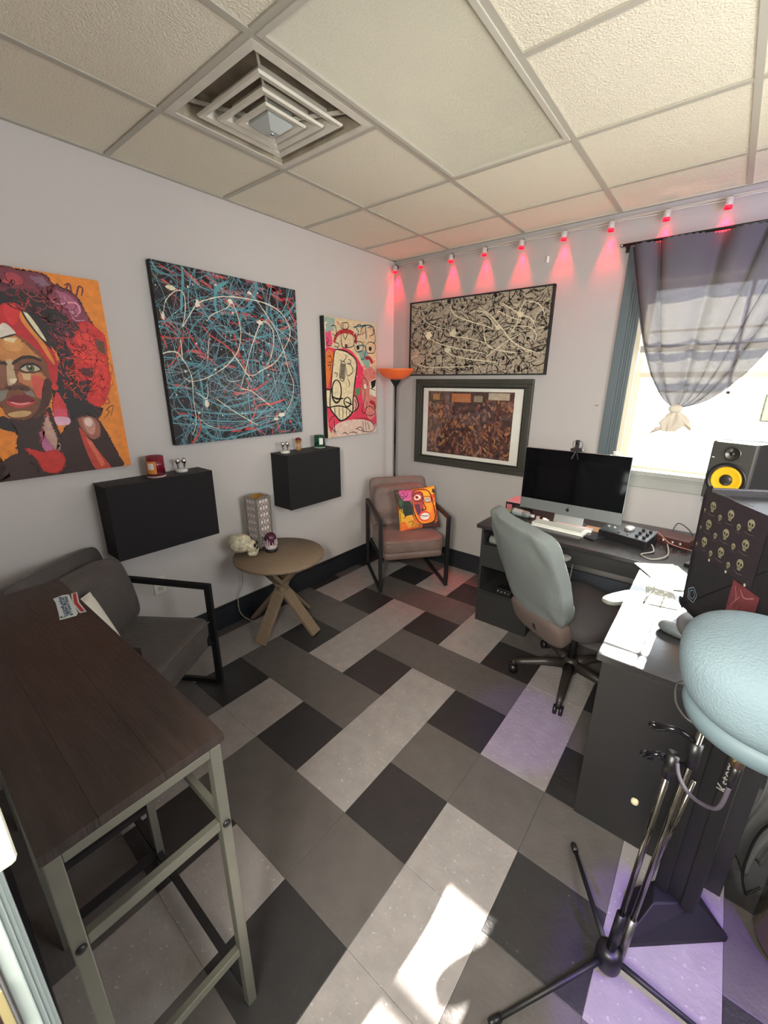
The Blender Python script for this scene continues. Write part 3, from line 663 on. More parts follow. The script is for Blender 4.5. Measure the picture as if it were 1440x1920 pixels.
for k in range(260): p.stroke(squiggle(W_, H_, 5, rnd(.05, .16), .35), rnd(.0015, .004), random.choice(['#5f7f8c', '#47626e', '#7a8fa0', '#6b6f86', '#5b9aa6']), 5 + k % 3)
for k in range(150): p.stroke(squiggle(W_, H_, 6, rnd(.05, .15), .5), rnd(.0025, .007), random.choice(['#5ea0ac', '#4f93a2', '#6fb0b8', '#4a8494']), 9 + k % 4)
for k in range(120): p.stroke(squiggle(W_, H_, 5, rnd(.06, .16), .4), rnd(.001, .0025), random.choice(['#9cc0c8', '#86a8b6', '#b0b8c4']), 13)
for k in range(26): p.stroke(squiggle(W_, H_, 4, rnd(.05, .09), .6), rnd(.012, .022), random.choice(['#5ea0ac', '#4f8fa0', '#5a98a8']), 14, wob=.45)
for k in range(18): p.stroke(squiggle(W_, H_, 5, rnd(.05, .09), .4), rnd(.006, .012), random.choice(['#d8524a', '#cc4a44']), 16, wob=.4)
for k in range(150): splat(rnd(0, W_), rnd(0, H_), rnd(.002, .007), random.choice(['#6fb0b8', '#5a98a8', '#c8453f', '#dcdccc', '#7a8fa0']), 18)
for k in range(5):
    y = .03 + .05 * k; p.stroke([(rnd(0, .2), y + rnd(0, .08)), (rnd(.3, .5), y - .02), (rnd(.6, .9), y + rnd(0, .08))], .008, '#5ea0ac', 17)
p.data(SPLAT, wob=.35, ws=1.05)
for k in range(60): splat(rnd(.05, W_ - .05), rnd(.05, H_ - .05), rnd(.0015, .004), '#e6e2d0', 32)
p.build('painted_surface', M_paintg, t)
# graffiti
t = thing('graffiti_painting', 'tall cream and pink canvas with a cartoon head and black doodles', 'painting', M=wallM('left', -.918, 1.25))
MB().box(0, .612, 0, .912, .002, .0495).build('canvas', M_edge, t, bevel=.002)
p = Paint(.612, .912, .0502); p.face([(0, 0), (.612, 0), (.612, .912), (0, .912)], '#d8c6a0', 0); p.data(GRAFFITI, ws=2.3)
for k in range(60):
    x, y = rnd(0, .6), rnd(0, .9); p.stroke([(x, y), (x + rnd(-.03, .03), y + rnd(-.04, .04)), (x + rnd(-.04, .04), y + rnd(-.06, .06))], rnd(.002, .01), random.choice(['#e8486a', '#f0e6d0', '#e8888c', '#c83048', '#b8a888']), 6)
p.build('painted_surface', M_paint, t)
# black and silver drips
t = thing('drip_painting', 'wide grey and black drip canvas with cream trails above the framed print', 'painting', M=wallM('back', .21, 1.75))
W_, H_ = 1.22, .595
MB().box(0, W_, 0, H_, .002, .0295).build('canvas', M_edge, t, bevel=.001)
for q, n_ in (((0, W_, 0, .006), 'frame_rail'), ((0, W_, H_ - .006, H_), 'frame_rail'), ((0, .006, .006, H_ - .006), 'frame_rail'), ((W_ - .006, W_, .006, H_ - .006), 'frame_rail')): MB().box(q[0] - .004, q[1] + .004, q[2] - .004 if q[3] - q[2] < .01 else q[2], q[3], .001, .035).build(n_, M_edge, t)
p = Paint(W_, H_, .0302, .00005); p.face([(0, 0), (W_, 0), (W_, H_), (0, H_)], '#94897a', 0)
for k in range(420):
    x, y = rnd(0, W_), rnd(0, H_); a = rnd(-.9, .2); l = rnd(.01, .05)
    p.stroke([(x, y), (x + l * math.cos(a), y + l * math.sin(a)), (x + 2 * l * math.cos(a + .4), y + 2 * l * math.sin(a + .4))], rnd(.003, .014), random.choice(['#9a8f7c', '#b0a690', '#6a6052', '#4a4238', '#a89c86']), 1 + k % 3, wob=.5)
for k in range(520):
    q = squiggle(W_, H_, 4, rnd(.015, .05), .6); p.stroke(q, rnd(.002, .0095), random.choice(['#1c1714', '#241e1a', '#15110f', '#2c2420']), 5 + k % 4, wob=.5)
for k in range(190): splat(rnd(0, W_), rnd(0, H_), rnd(.003, .014), '#15110f', 9)
for k in range(260): p.stroke(squiggle(W_, H_, 4, rnd(.02, .05), .5), rnd(.001, .004), random.choice(['#b8ae98', '#c4bba4', '#a09680']), 10)
for k in range(120): splat(rnd(0, W_), rnd(0, H_), rnd(.0015, .004), '#c8bfa8', 11)
p.data(DRIPS, wob=.35, ws=1.15); p.build('painted_surface', M_paintg, t)
# framed print : a plain warm-brown abstract
t = thing('framed_print', 'brown print with white margin in a wide dark grey-green frame under glass', 'framed print', M=wallM('back', .287, .968))
W_, H_ = 1.07, .748; fw = .06; M_fr = mat('grey green frame', '#34352f', .4, bump=.1, bscale=30, var=.15, vscale=8, stretch=(1, 1, 6)); M_lip = mat('black frame lip', '#191918', .4)
def frame_ring(x0, x1, y0, y1, w, z0, z1, nm, m):
    for q in ((x0, x1, y0, y0 + w), (x0, x1, y1 - w, y1), (x0, x0 + w, y0 + w, y1 - w), (x1 - w, x1, y0 + w, y1 - w)): MB().box(q[0], q[1], q[2], q[3], z0, z1).build(nm, m, t, bevel=.004)
frame_ring(0, W_, 0, H_, .038, .002, .034, 'frame_rail', M_fr); frame_ring(.034, W_ - .034, .034, H_ - .034, .028, .002, .026, 'frame_slip', M_fr); frame_ring(.058, W_ - .058, .058, H_ - .058, .016, .002, .018, 'frame_lip', M_lip)
MB().box(.06, W_ - .06, .06, H_ - .06, .002, .008).build('mat_board', mat('pale print margin', '#d4d4cc', .7), t)
p = Paint(W_, H_, .0085); x0, x1, y0, y1 = .125, W_ - .145, .105, H_ - .10
p.face([(x0, y0), (x1, y0), (x1, y1), (x0, y1)], '#4a2c26', 0)
pr = Paint(x1 - x0, y1 - y0, .0085); pw, ph = x1 - x0, y1 - y0
pr.face([(0, 0), (pw, 0), (pw, ph), (0, ph)], '#452a24', 0)
for k in range(380):
    x, y = rnd(0, pw), rnd(0, 1) ** 1.3 * ph * .85; a = rnd(.4, 2.6); l = rnd(.012, .045)
    pr.stroke([(x, y), (x + l * math.cos(a), y + l * math.sin(a)), (x + 1.8 * l * math.cos(a + .2), y + 1.8 * l * math.sin(a + .2))], rnd(.008, .03), random.choice(['#6e4436', '#7e4e3a', '#8e583e', '#4a2c28', '#3a2426', '#986a48', '#745044', '#846052', '#5c3c3e', '#4c3236']), 1 + k % 6, wob=.4)
for k in range(90):
    x, y = rnd(0, pw), rnd(.02, .7) * ph; a = rnd(.2, 2.9)
    pr.stroke([(x, y), (x + .025 * math.cos(a), y + .025 * math.sin(a)), (x + .045 * math.cos(a + .3), y + .045 * math.sin(a + .3))], rnd(.004, .012), random.choice(['#a87440', '#a06436', '#b08850', '#8c4c30', '#a08068', '#231818', '#1c1416', '#2a1c1c']), 8)
for q, c in (((.05, .12, .47, .52), '#9a6c34'), ((.24, .42, .455, .525), '#a8683c'), ((.45, .53, .46, .51), '#8a7a64'), ((.58, .76, .48, .535), '#a89a86')): pr.face([(q[0], q[2]), (q[1], q[2]), (q[1], q[3]), (q[0], q[3])], c, 9)
o = pr.build('print', M_paint, t); o.location = (x0, y0, 0)
mgl = mat('picture glass', '#ffffff', .05); b_ = mgl.node_tree.nodes['Principled BSDF']; b_.inputs['Alpha'].default_value = .12
MB().box(.06, W_ - .06, .06, H_ - .06, .0125, .0145).build('glass', mg, t)
# ---------------- wall boxes and what stands on them ----------------
M_fab = mat('black speaker cloth', '#17171a', .85, bump=.3, bscale=400, var=.12, vscale=300)
def wallbox(label, y0, y1, d, z0, z1):
    t = thing('wall_box', label, 'wall box', (0, y0, z0)); h = z1 - z0; l = y1 - y0
    MB().box(0, d - .004, .003, l - .003, .003, h - .003).build('body', M_fab, t, bevel=.004)
    MB().box(d - .006, d, 0, l, 0, h).build('front_panel', M_fab, t, bevel=.003)
    MB().box(.0, d - .006, -.001, l + .001, h - .004, h + .001).build('top_panel', mat('black box top', '#1b1b1e', .6), t, bevel=.001)
    return t
wallbox('large black cloth-covered box on the wall below the orange portrait and splatter canvas', -2.575, -2.0, .17, .768, 1.172)
wallbox('black cloth-covered wall box holding the green candle, above the round table', -1.452, -.93, .195, .79, 1.192)
M_wax = mat('cream wax', '#d8c8a8', .6)
def tint_glass(n_, c, a=.55):
    m = mat(n_, c, .08, coat=.5); m.node_tree.nodes['Principled BSDF'].inputs['Alpha'].default_value = a; return m
def candle(label, loc, r, h, col, lab, rot):
    t = thing('jar_candle', label, 'candle', loc)
    MB().lathe([(r - .004, .008), (r, .006), (r, h), (r - .003, h), (r - .003, .012), (0, .012)], 32).build('glass', tint_glass('glass ' + col, col, .72), t)
    MB().lathe([(0, .0), (r + .002, .0), (r + .002, .006), (r - .002, .008), (0, .008)], 32).build('base', mat('clear thick base ' + col, '#c8b0b0' if col != '#14503a' else '#9ab0a4', .1), t)
    MB().lathe([(0, .0125), (r - .0035, .0125), (r - .0035, h * .62), (0, h * .62)], 24).build('wax', mat('wax ' + col, col, .6), t)
    MB().cyl((0, 0, h * .62), (0, 0, h * .7), .001, n=6).build('wick', M_black, t)
    q = MB(); q.grid(lambda u, v: ((r + .0008) * math.cos(rot + (u - .5) * lab[0] / r), (r + .0008) * math.sin(rot + (u - .5) * lab[0] / r), h * lab[1] + v * lab[2]), 10, 1); q.build('label', mat('label ' + col, lab[3], .6), t)
    q = MB(); q.grid(lambda u, v: ((r + .0014) * math.cos(rot + (u - .5) * lab[0] * .55 / r), (r + .0014) * math.sin(rot + (u - .5) * lab[0] * .55 / r), h * lab[1] + lab[2] * .35 + v * lab[2] * .5), 8, 1); q.build('label_panel', mat('label panel ' + col, '#e8e0dc', .6), t)
    return t
candle('dark red glass candle with orange and white label on the large black wall box', (.085, -2.285, 1.173), .047, .115, '#8c1430', (.055, .18, .07, '#d88a3c'), -.9)
candle('green glass candle with white label on the black wall box by the graffiti canvas', (.075, -1.035, 1.193), .043, .095, '#14503a', (.03, .3, .05, '#dfe4de'), -.45)
def knobs(label, loc, rz):
    t = thing('chrome_ornament', label, 'ornament', loc, rz)
    MB().lathe([(0, 0), (.031, 0), (.034, .004), (.034, .014), (.031, .018), (0, .018)], 32).build('base', M_white, t)
    for s in (-1, 1):
        MB().lathe([(0, .018), (.006, .018), (.0045, .03), (.006, .042), (.010, .050), (.0145, .060), (.0150, .070), (.010, .079), (0, .082)], 20, Matrix.Translation((s * .0165, 0, 0))).build('chrome_stem', M_chrome, t)
knobs('twin chrome bulbs on a round white base beside the red candle', (.07, -2.135, 1.173), PI / 2 - .4)
knobs('twin chrome bulbs on a white base on the wall box with the green candle', (.09, -1.385, 1.193), PI / 2 - .4)
t = thing('figurine', 'small gold figurine with a dark red cap on the second black wall box', 'figurine', (.06, -1.235, 1.193), PI / 2 - .6); M_gold = mat('figurine gold', '#b8843c', .4); M_cap = mat('figurine cap', '#6a1f1c', .5)
MB().cushion((0, 0, .066), (.042, .036, .038), .8, .8, 20, 12).build('head', M_gold, t); MB().cushion((0, 0, .034), (.028, .022, .034), .8, .8, 18, 10).build('body', mat('figurine body', '#b09080', .5), t)
MB().lathe([(.023, .074), (.0235, .079), (.019, .09), (.008, .095), (0, .0955)], 20).box(-.014, .014, -.032, -.016, .075, .079).build('cap', M_cap, t)
for s in (-1, 1):
    MB().tube([(s * .008, 0, 0), (s * .008, 0, .012), (s * .008, 0, .026)], [.008, .0068, .006], 10).build('leg', M_gold, t)
    MB().tube([(s * .013, 0, .044), (s * .02, -.004, .034), (s * .017, -.012, .028)], [.005, .0048, .005], 8).build('arm', mat('figurine arm', '#c8a878', .5), t)
    MB().lathe([(0, -.002), (.004, -.001), (.004, .001), (0, .002)], 12, frameM((s * .007, -.0185, .067), (1, 0, 0), (0, 0, 1), (0, -1, 0))).build('eye', M_black, t)
# outlet
t = thing('wall_outlet', 'white electrical outlet plate low on the left wall behind the armrest', 'outlet', M=wallM('left', -2.374, .428))
MB().box(0, .072, 0, .112, .0, .006).build('cover_plate', M_white, t, bevel=.003)
for z in (.019, .062): MB().box(.02, .052, z, z + .031, .006, .0085).build('socket', mat('socket white', '#c9c9c2', .4), t, bevel=.003)
for z in (.019, .062): MB().box(.029, .031, z + .012, z + .022, .0085, .0088).box(.041, .043, z + .012, z + .022, .0085, .0088).build('slot', M_black, t)
# wall marks: small hook and a screw hole
one('wall_hook', MB().box(-.008, .008, -.012, 0, -.02, .02), M_white, 'tiny white adhesive hook on the wall between the red spotlights', 'hook', loc=(1.354, -.0005, 2.508), bevel=.003)
# ---------------- round table ----------------
M_oak = mat('washed oak', '#7f6e5a', .6, bump=.15, bscale=30, var=.10, vscale=10, stretch=(1, 8, 1))
t = thing('side_table', 'round washed-oak side table on crossed plank legs under the wall boxes', 'table', (.313, -1.665, 0))
MB().lathe([(0, .534), (.293, .534), (.302, .538), (.305, .545), (.305, .555), (.302, .560), (0, .560)], 64).build('tabletop', M_oak, t, bevel=0)
for a in (-75, 15, 105, 195):
    c, s = math.cos(math.radians(a)), math.sin(math.radians(a))
    MB().bar((c * .27, s * .27, .0), (-c * .19, -s * .19, .534), .085, .026, (-s, c, 0) if False else (c, s, 0)).build('leg', M_oak, t, bevel=.003)
MB().cyl((0, 0, .26), (0, 0, .36), .03, n=16).build('hub', M_oak, t)
# lantern
M_fil = mat('silver filigree', '#a8a3a0', .35, .6); M_in = mat('gold liner', '#c69a48', .45, .3)
t = thing('lantern', 'square silver filigree table lantern with a gold inside', 'lantern', (.115, -1.672, .56), math.radians(8))
a = .060; hh = .375
lb = MB().box(-a - .004, a + .004, -a - .004, a + .004, 0, .018); lb.build('base', mat('lantern base', '#3c3230', .5), t, bevel=.002)
for sx, sy in ((-1, -1), (1, -1), (1, 1), (-1, 1)): MB().box(sx * a - .004, sx * a + .004, sy * a - .004, sy * a + .004, .018, hh).build('corner_post', M_fil, t)
for side in range(4):
    M4 = Matrix.Rotation(side * PI / 2, 4, 'Z') @ frameM((0, -a, 0), (1, 0, 0), (0, 0, 1), (0, -1, 0)); q = MB()
    q.box(-a, a, hh - .014, hh, -.001, .002, M4).box(-a, a, .018, .028, -.001, .002, M4)
    def ring(cx, cy, rx, ry, a0, a1, th=.0021, n=14): q.tube([M4 @ Vector((cx + rx * math.cos(a0 + (a1 - a0) * i / n), cy + ry * math.sin(a0 + (a1 - a0) * i / n), .0)) for i in range(n + 1)], th, 5)
    for k in range(7):
        y = .055 + k * .049
        ring(0, y, .012, .022, 0, 2 * PI); ring(-.026, y, .014, .015, .6, 5.7); ring(.026, y, .014, .015, -2.5, 2.5)
        ring(-.014, y + .024, .012, .011, 0, 2 * PI); ring(.014, y + .024, .012, .011, 0, 2 * PI); ring(-.045, y + .024, .011, .012, -1.6, 1.6); ring(.045, y + .024, .011, .012, 1.6, 4.7)
        ring(0, y + .024, .05, .0005, 0, PI); ring(-.05, y, .006, .018, -1.5, 1.5); ring(.05, y, .006, .018, 1.6, 4.7)
    q.build('filigree_panel', M_fil, t)
q = MB()
for side in range(4):
    M4 = Matrix.Rotation(side * PI / 2, 4, 'Z'); q.box(-a + .006, a - .006, -a + .005, -a + .006, .02, hh - .016, M4)
q.build('liner', mat('pale liner', '#e8ddd9', .6), t)
q = MB()
for side in range(4):
    M4 = Matrix.Rotation(side * PI / 2, 4, 'Z'); q.box(-a + .004, a - .004, -a + .0075, -a + .009, .02, hh - .003, M4)
q.build('gold_inside', M_in, t)
q = MB()
for k in range(16): q.cushion((rnd(-.035, .035), rnd(-.035, .035), .312 + rnd(0, .03)), (.026, .024, .02), .8, .8, 10, 6)
q.build('dried_filler', mat('dried petals', '#9a5a2c', .7, var=.3, vscale=40), t)
# skull
def skullfn(p):
    n_ = math.sin(p.x * 260) * math.sin(p.y * 240 + 1) * math.sin(p.z * 250 + 2); return p * (1 + .035 * n_)
M_sk = mat('carved bone', '#cdc6ac', .55, bump=.9, bscale=90, var=.35, vscale=60)
t = thing('skull_ornament', 'carved bone-coloured skull ornament on the round table edge', 'ornament', (.165, -1.835, .56), math.radians(135))
t.scale = (1.45, 1.45, 1.45)
MB().cushion((0, .018, .062), (.082, .105, .088), .9, .95, 40, 24, fn=skullfn).build('cranium', M_sk, t)
MB().cushion((0, -.030, .045), (.064, .050, .055), .8, .8, 30, 18, fn=skullfn).build('face', M_sk, t)
MB().cushion((0, -.036, .013), (.050, .046, .026), .7, .7, 26, 12, fn=skullfn).build('jaw', M_sk, t)
for s in (-1, 1): MB().cushion((s * .0165, -.052, .055), (.020, .012, .020), .9, .9, 16, 10).build('eye_socket', M_black, t)
MB().cushion((0, -.056, .036), (.010, .008, .014), .9, .9, 10, 8).build('nose_hole', M_black, t)
for k in range(6): MB().box(-.018 + k * .006, -.0135 + k * .006, -.0625, -.054, .020, .029).build('tooth', mat('tooth', '#c9c1a4', .5) if k == 0 else bpy.data.materials['tooth'], t, bevel=.0008)
# drip candle
t = thing('domed_candle', 'small purple domed candle with white drips and black base on the round table', 'candle', (.235, -1.672, .56))
t.scale = (1.2, 1.2, 1.15)
MB().lathe([(0, 0), (.033, 0), (.036, .004), (.036, .014), (.033, .018), (0, .018)], 28).build('base', M_black, t)
MB().lathe([(0, .018), (.0315, .018), (.034, .028), (.0345, .06), (.034, .085), (.029, .103), (.018, .114), (0, .118)], 32).build('dome', mat('purple glaze', '#4a1c34', .25), t)
q = MB().lathe([(.0322, .0185), (.0347, .028), (.0350, .048)], 32); q.build('white_band', mat('white glaze', '#c8bcc0', .35), t)
for k in range(16):
    an = k * 2 * PI / 16 + rnd(-.1, .1); top = rnd(.062, .092); q = MB(); q.tube([(.0347 * math.cos(an), .0347 * math.sin(an), .042), (.0350 * math.cos(an), .0350 * math.sin(an), (top + .042) / 2), (.0345 * math.cos(an), .0345 * math.sin(an), top)], [.0042, .003, .0016], 6); q.build('drip', bpy.data.materials['white glaze'], t)
# wires under the table
q = MB(); q.tube(catmull([(.03, -1.80, .44), (.035, -1.80, .30), (.025, -1.84, .20), (.05, -1.85, .08), (.10, -1.80, .012), (.16, -1.75, .008)], 6), .003, 6); one('power_cord', q, mat('clear cord', '#a8a496', .4), 'pale lamp cord hanging behind the round table to the floor', 'cord')
q = MB()
for k in range(4): q.tube(catmull([(.06 + .02 * k, -1.80 + .03 * k, .534), (.055 + .02 * k, -1.80 + .02 * k, .47 - .02 * k), (.07 + .01 * k, -1.79 + .02 * k, .40 + .02 * k)], 5), .0016, 5)
one('loose_wires', q, mat('dark wire', '#4a4238', .5), 'thin dark wires dangling under the edge of the round tabletop', 'wires')
# ---------------- floor lamp ----------------
t = thing('floor_lamp', 'black torchiere floor lamp with an orange glass bowl in the corner', 'lamp', (.195, -.215, 0))
MB().lathe([(0, 0), (.1, 0), (.102, .006), (.095, .014), (.02, .022), (.012, .03), (0, .03)], 32).build('base', M_blk2, t)
for z0, z1 in ((.025, .60), (.60, 1.15), (1.15, 1.655)): MB().cyl((0, 0, z0), (0, 0, z1), .0095, n=12).build('pole', M_blk2, t)
MB().lathe([(0, 1.65), (.012, 1.65), (.02, 1.665), (.045, 1.70), (.052, 1.712), (0, 1.712)], 28).build('socket_cup', M_blk2, t)
mo = mat('orange frosted glass', '#e0713a', .35); bb = mo.node_tree.nodes['Principled BSDF']; bb.inputs['Subsurface Weight'].default_value = .3
MB().lathe([(.045, 1.708), (.085, 1.722), (.13, 1.752), (.155, 1.785), (.163, 1.80), (.159, 1.80), (.15, 1.787), (.125, 1.757), (.08, 1.728), (0, 1.715)], 40).build('bowl_shade', mo, t)
# ---------------- armchairs ----------------
def leather(n_, c): return mat(n_, c, .55, bump=.35, bscale=45, var=.14, vscale=7, sheen=.1)
def armchair(label, loc, rz, M_l, wr):
    t = thing('armchair', label, 'armchair', loc, rz)
    for s in (-1, 1):
        x = s * .29; 
        MB().box(x - .014, x + .014, -.305, -.272, 0, .635).build('front_leg', M_blk2, t, bevel=.002)
        MB().box(x - .014, x + .014, .265, .298, 0, .66).build('rear_leg', M_blk2, t, bevel=.002)
        MB().bar((x, -.300, .622), (x, .29, .648), .028, .030, (1, 0, 0)).build('armrest', M_blk2, t, bevel=.002)
        MB().bar((x, -.272, .012), (x, .265, .012), .028, .022, (1, 0, 0)).build('floor_rail', M_blk2, t, bevel=.002)
        MB().box(s * .262 - .012, s * .262 + .012, -.262, .25, .262, .285).build('seat_rail', M_blk2, t)
        MB().bar((s * .276, -.285, .275), (s * .262, -.25, .275), .02, .02).build('bracket', M_blk2, t)
    def seatfn(p):
        if wr: p.z += .006 * math.sin(p.x * 14 + p.y * 9) * (1 if p.z > 0 else 0)
        if p.z > 0: p.z += .018 * (1 - (p.x / .27) ** 2) * (1 - (p.y / .27) ** 2)
        return p
    MB().cushion((0, -.015, .305), (.515, .53, .065), .15, .12, 48, 12).build('seat_base', M_l, t)
    MB().cushion((0, -.03, .388), (.53, .53, .125), .28, .16, 64, 20, fn=seatfn).build('seat_cushion', M_l, t)
    q = MB()
    pts = [(-.262, -.285), (.262, -.285)]; q.tube([(-.255, -.29, .425), (-.13, -.297, .430), (0, -.298, .432), (.13, -.297, .430), (.255, -.29, .425)], .004, 6); q.build('piping', M_l, t)
    tl = math.radians(-14); Mb = Matrix.Translation((0, .235, .64)) @ Matrix.Rotation(tl, 4, 'X')
    MB().cushion((0, .025, -.005), (.53, .06, .46), .2, .18, 48, 18, M=Mb).build('backrest', M_l, t)
    def bf(p):
        p = Vector((p.x, p.y, p.z)); w_ = 1 - (p.x / .27) ** 2
        if p.y < 0: p.y += .014 * math.sin(p.z * 36 + p.x * 10 + p.x * p.x * 40) * w_ - .028 * w_ * math.cos(p.z * 7)
        return p
    MB().cushion((0, -.055, -.03), (.52, .13, .38), .42, .25, 60, 34, M=Mb, fn=bf).build('back_cushion', M_l, t)
    q = MB(); q.tube([Mb @ Vector((x, -.075 - .02 * (1 - (x / .26) ** 2), .135 + .008 * math.sin(x * 20))) for x in [(-.24 + .04 * i) for i in range(13)]], .004, 6); q.build('back_piping', M_l, t)
    return t
armchair('taupe armchair with black frame in the corner holding the colourful cushion', (.495, -.439, 0), math.radians(51.7), leather('taupe leather', '#6a5750'), True)
armchair('dark grey armchair with black frame between the console table and left wall', (.425, -2.69, 0), math.radians(123), leather('charcoal leather', '#504c4a'), True)
# cushions on the chairs
def pillow(label, m, size, M):
    o = thing('throw_pillow', label, 'cushion', M=M)
    def pf(p):
        k = max(abs(p.x), abs(p.y)) / (size / 2); p.z *= max(0.05, (1 - k ** 3.2)) ** .6 * 1.0 + .04; return p
    MB().cushion((0, 0, 0), (size, size, .13), .9, .16, 64, 24, fn=None).build('cover', m, o)
    return o
def pz(x, y, s, th):        # pillow surface height
    a = max(0, 1 - (abs(2 * x / s)) ** 2.6) * max(0, 1 - (abs(2 * y / s)) ** 2.6); return th / 2 * a ** .45
def pillow2(label, mfront, mback, s, th, M, paint=None):
    o = thing('throw_pillow', label, 'cushion', M=M); n_ = 36
    def g(sign):
        def fn(u, v):
            x, y = (u - .5) * s, (v - .5) * s; k = 1 - .06 * (1 - abs(2 * u - 1) ** 2) * abs(2 * v - 1) ** 3; k2 = 1 - .06 * (1 - abs(2 * v - 1) ** 2) * abs(2 * u - 1) ** 3
            return (x * k2, y * k, sign * pz(x, y, s, th))
        return fn
    q = MB(); q.grid(g(1), n_, n_); q.build('front_cover', mfront, o)
    q = MB(); q.grid(lambda u, v: g(-1)(1 - u, v), n_, n_); q.build('back_cover', mback, o)
    q = MB(); e = [(u / 12, 0) for u in range(12)] + [(1, u / 12) for u in range(12)] + [(1 - u / 12, 1) for u in range(12)] + [(0, 1 - u / 12) for u in range(13)]
    q.tube([g(1)(*p) for p in e], .003, 6); q.build('seam', mback, o)
    if paint:
        # subdivide the flat artwork and lay it on the pillow's curve
        pt = Paint(s, s, 0, .00012)
        pt.data(paint, wob=.2); P3 = Paint(s, s)
        for f, c in zip(pt.f, pt.c):
            poly = [pt.v[i] for i in f]; lay = poly[0][2]
            tris = [(poly[0], poly[i], poly[i + 1]) for i in range(1, len(poly) - 1)] if len(poly) <= 4 else None
            if tris is None:
                from mathutils.geometry import tessellate_polygon
                tris = [tuple(poly[i] for i in tr_) for tr_ in tessellate_polygon([[Vector((a[0], a[1], 0)) for a in poly]])]
            st = [tuple(tuple(a) for a in q_) for q_ in tris]
            while st:
                a, b, c3 = st.pop(); ls = [math.dist(a[:2], b[:2]), math.dist(b[:2], c3[:2]), math.dist(c3[:2], a[:2])]
                if max(ls) > .022:
                    i = ls.index(max(ls)); v = [a, b, c3]; p_, q2, r_ = v[i], v[(i + 1) % 3], v[(i + 2) % 3]; m_ = tuple((x + y) / 2 for x, y in zip(p_, q2)); st += [(p_, m_, r_), (m_, q2, r_)]
                else:
                    k = len(P3.v)
                    ar = (b[0] - a[0]) * (c3[1] - a[1]) - (b[1] - a[1]) * (c3[0] - a[0]); vs = (a, b, c3) if ar > 0 else (a, c3, b)
                    for x, y, z in vs: u, w_ = min(max(x / s, .001), .999), min(max(y / s, .001), .999); G = g(1)(u, w_); P3.v.append((G[0], G[1], G[2] + .0015 + z))
                    P3.f.append((k, k + 1, k + 2)); P3.c.append(c)
        P3.build('face_print', paint_mat('printed cloth', .8, .2, .1), o)
    return o
c_, s_ = math.cos(math.radians(51.7)), math.sin(math.radians(51.7)); X2 = Vector((c_, s_, 0)); F2 = Vector((s_, -c_, 0))
base = Vector((.495, -.439, 0)) + X2 * .095 + F2 * .03; up = (Vector((0, 0, 1)) - F2 * .38).normalized(); nz = X2.cross(up).normalized()
ru = (X2 * math.cos(.06) + up * math.sin(.06)).normalized(); rv = nz.cross(ru)
PL = pillow2('square cushion printed with a crude orange face, leaning in the taupe corner armchair', mat('orange cushion cloth', '#b8642c', .85), mat('cushion back', '#3a2c2a', .85), .40, .12, frameM(base + Vector((0, 0, .632)), ru, rv, nz) @ Matrix.Scale(.92, 4), FACE)
c1, s1 = math.cos(math.radians(123)), math.sin(math.radians(123)); X1 = Vector((c1, s1, 0)); F1 = Vector((s1, -c1, 0))
base = Vector((.425, -2.69, 0)) + X1 * -.19 + F1 * -.03; up = (Vector((0, 0, 1)) - F1 * .45).normalized(); nz = X1.cross(up).normalized()
pillow2('plain white cushion in the grey armchair, mostly hidden by the console table', mat('white cushion cloth', '#e4e4d8', .8), mat('white cushion back', '#d8d8cc', .8), .28, .11, frameM(base + Vector((0, 0, .62)), X1, up, nz))
# ---------------- console table ----------------
M_wood = mat('dark stained console wood', '#2e2521', .38, bump=.25, bscale=18, var=.28, vscale=5, stretch=(1.2, 9, 1)); M_cf = mat('champagne metal tube', '#74746a', .38, .5, var=.08, vscale=10)
t = thing('console_table', 'long dark wood console table on pale metal frames in the left foreground', 'table', (0, 0, 0))
bd = [(-3.252, -3.165), (-3.165, -3.05), (-3.05, -2.925)]
for k, (a, b) in enumerate(bd): MB().box(.64, 1.80, a + .0001, b - .0001, .935, .9550).build('tabletop_board', M_wood, t, bevel=.0006)
MB().box(.645, 1.795, -3.247, -2.93, .928, .935).build('under_panel', mat('under panel', '#231b18', .6), t)
def hframe(x, w_, bars):
    for y in (-3.235, -2.945): MB().box(x - w_ / 2, x + w_ / 2, y - .0125, y + .0125, 0, .928).build('leg', M_cf, t, bevel=.002)
    MB().box(x - w_ / 2, x + w_ / 2, -3.2225, -2.9575, .905, .928).build('top_rail', M_cf, t, bevel=.002)
    for z in bars: MB().box(x - w_ / 2 + .003, x + w_ / 2 - .003, -3.2225, -2.9575, z - .0125, z + .0125).build('cross_rail', M_cf, t, bevel=.002)
hframe(1.782, .025, (.70, .24)); hframe(.665, .025, (.70, .24)); 
for y in (-3.235, -2.945): MB().box(1.22, 1.245, y - .0125, y + .0125, 0, .928).build('leg', M_cf, t, bevel=.002)
MB().box(1.222, 1.243, -3.2225, -2.9575, .28, .30).build('cross_rail', M_blk2, t); MB().box(1.222, 1.243, -3.2225, -2.9575, .06, .08).build('cross_rail', M_blk2, t)
MB().box(1.245, 1.77, -2.953, -2.937, .70, .72).build('long_rail', M_cf, t); MB().box(.678, 1.22, -2.953, -2.937, .70, .72).build('long_rail', M_cf, t)
MB().box(1.245, 1.77, -2.960, -2.940, .06, .08).build('long_rail', M_blk2, t); MB().box(.678, 1.22, -2.960, -2.940, .06, .08).build('long_rail', M_blk2, t)
for y in (-3.235, -2.945):
    for z in (.70,): MB().lathe([(0, .0), (.009, .0), (.009, .003), (.006, .006), (0, .006)], 16, frameM((1.7945, y, z), (0, 1, 0), (0, 0, 1), (1, 0, 0))).build('bolt', M_black, t)
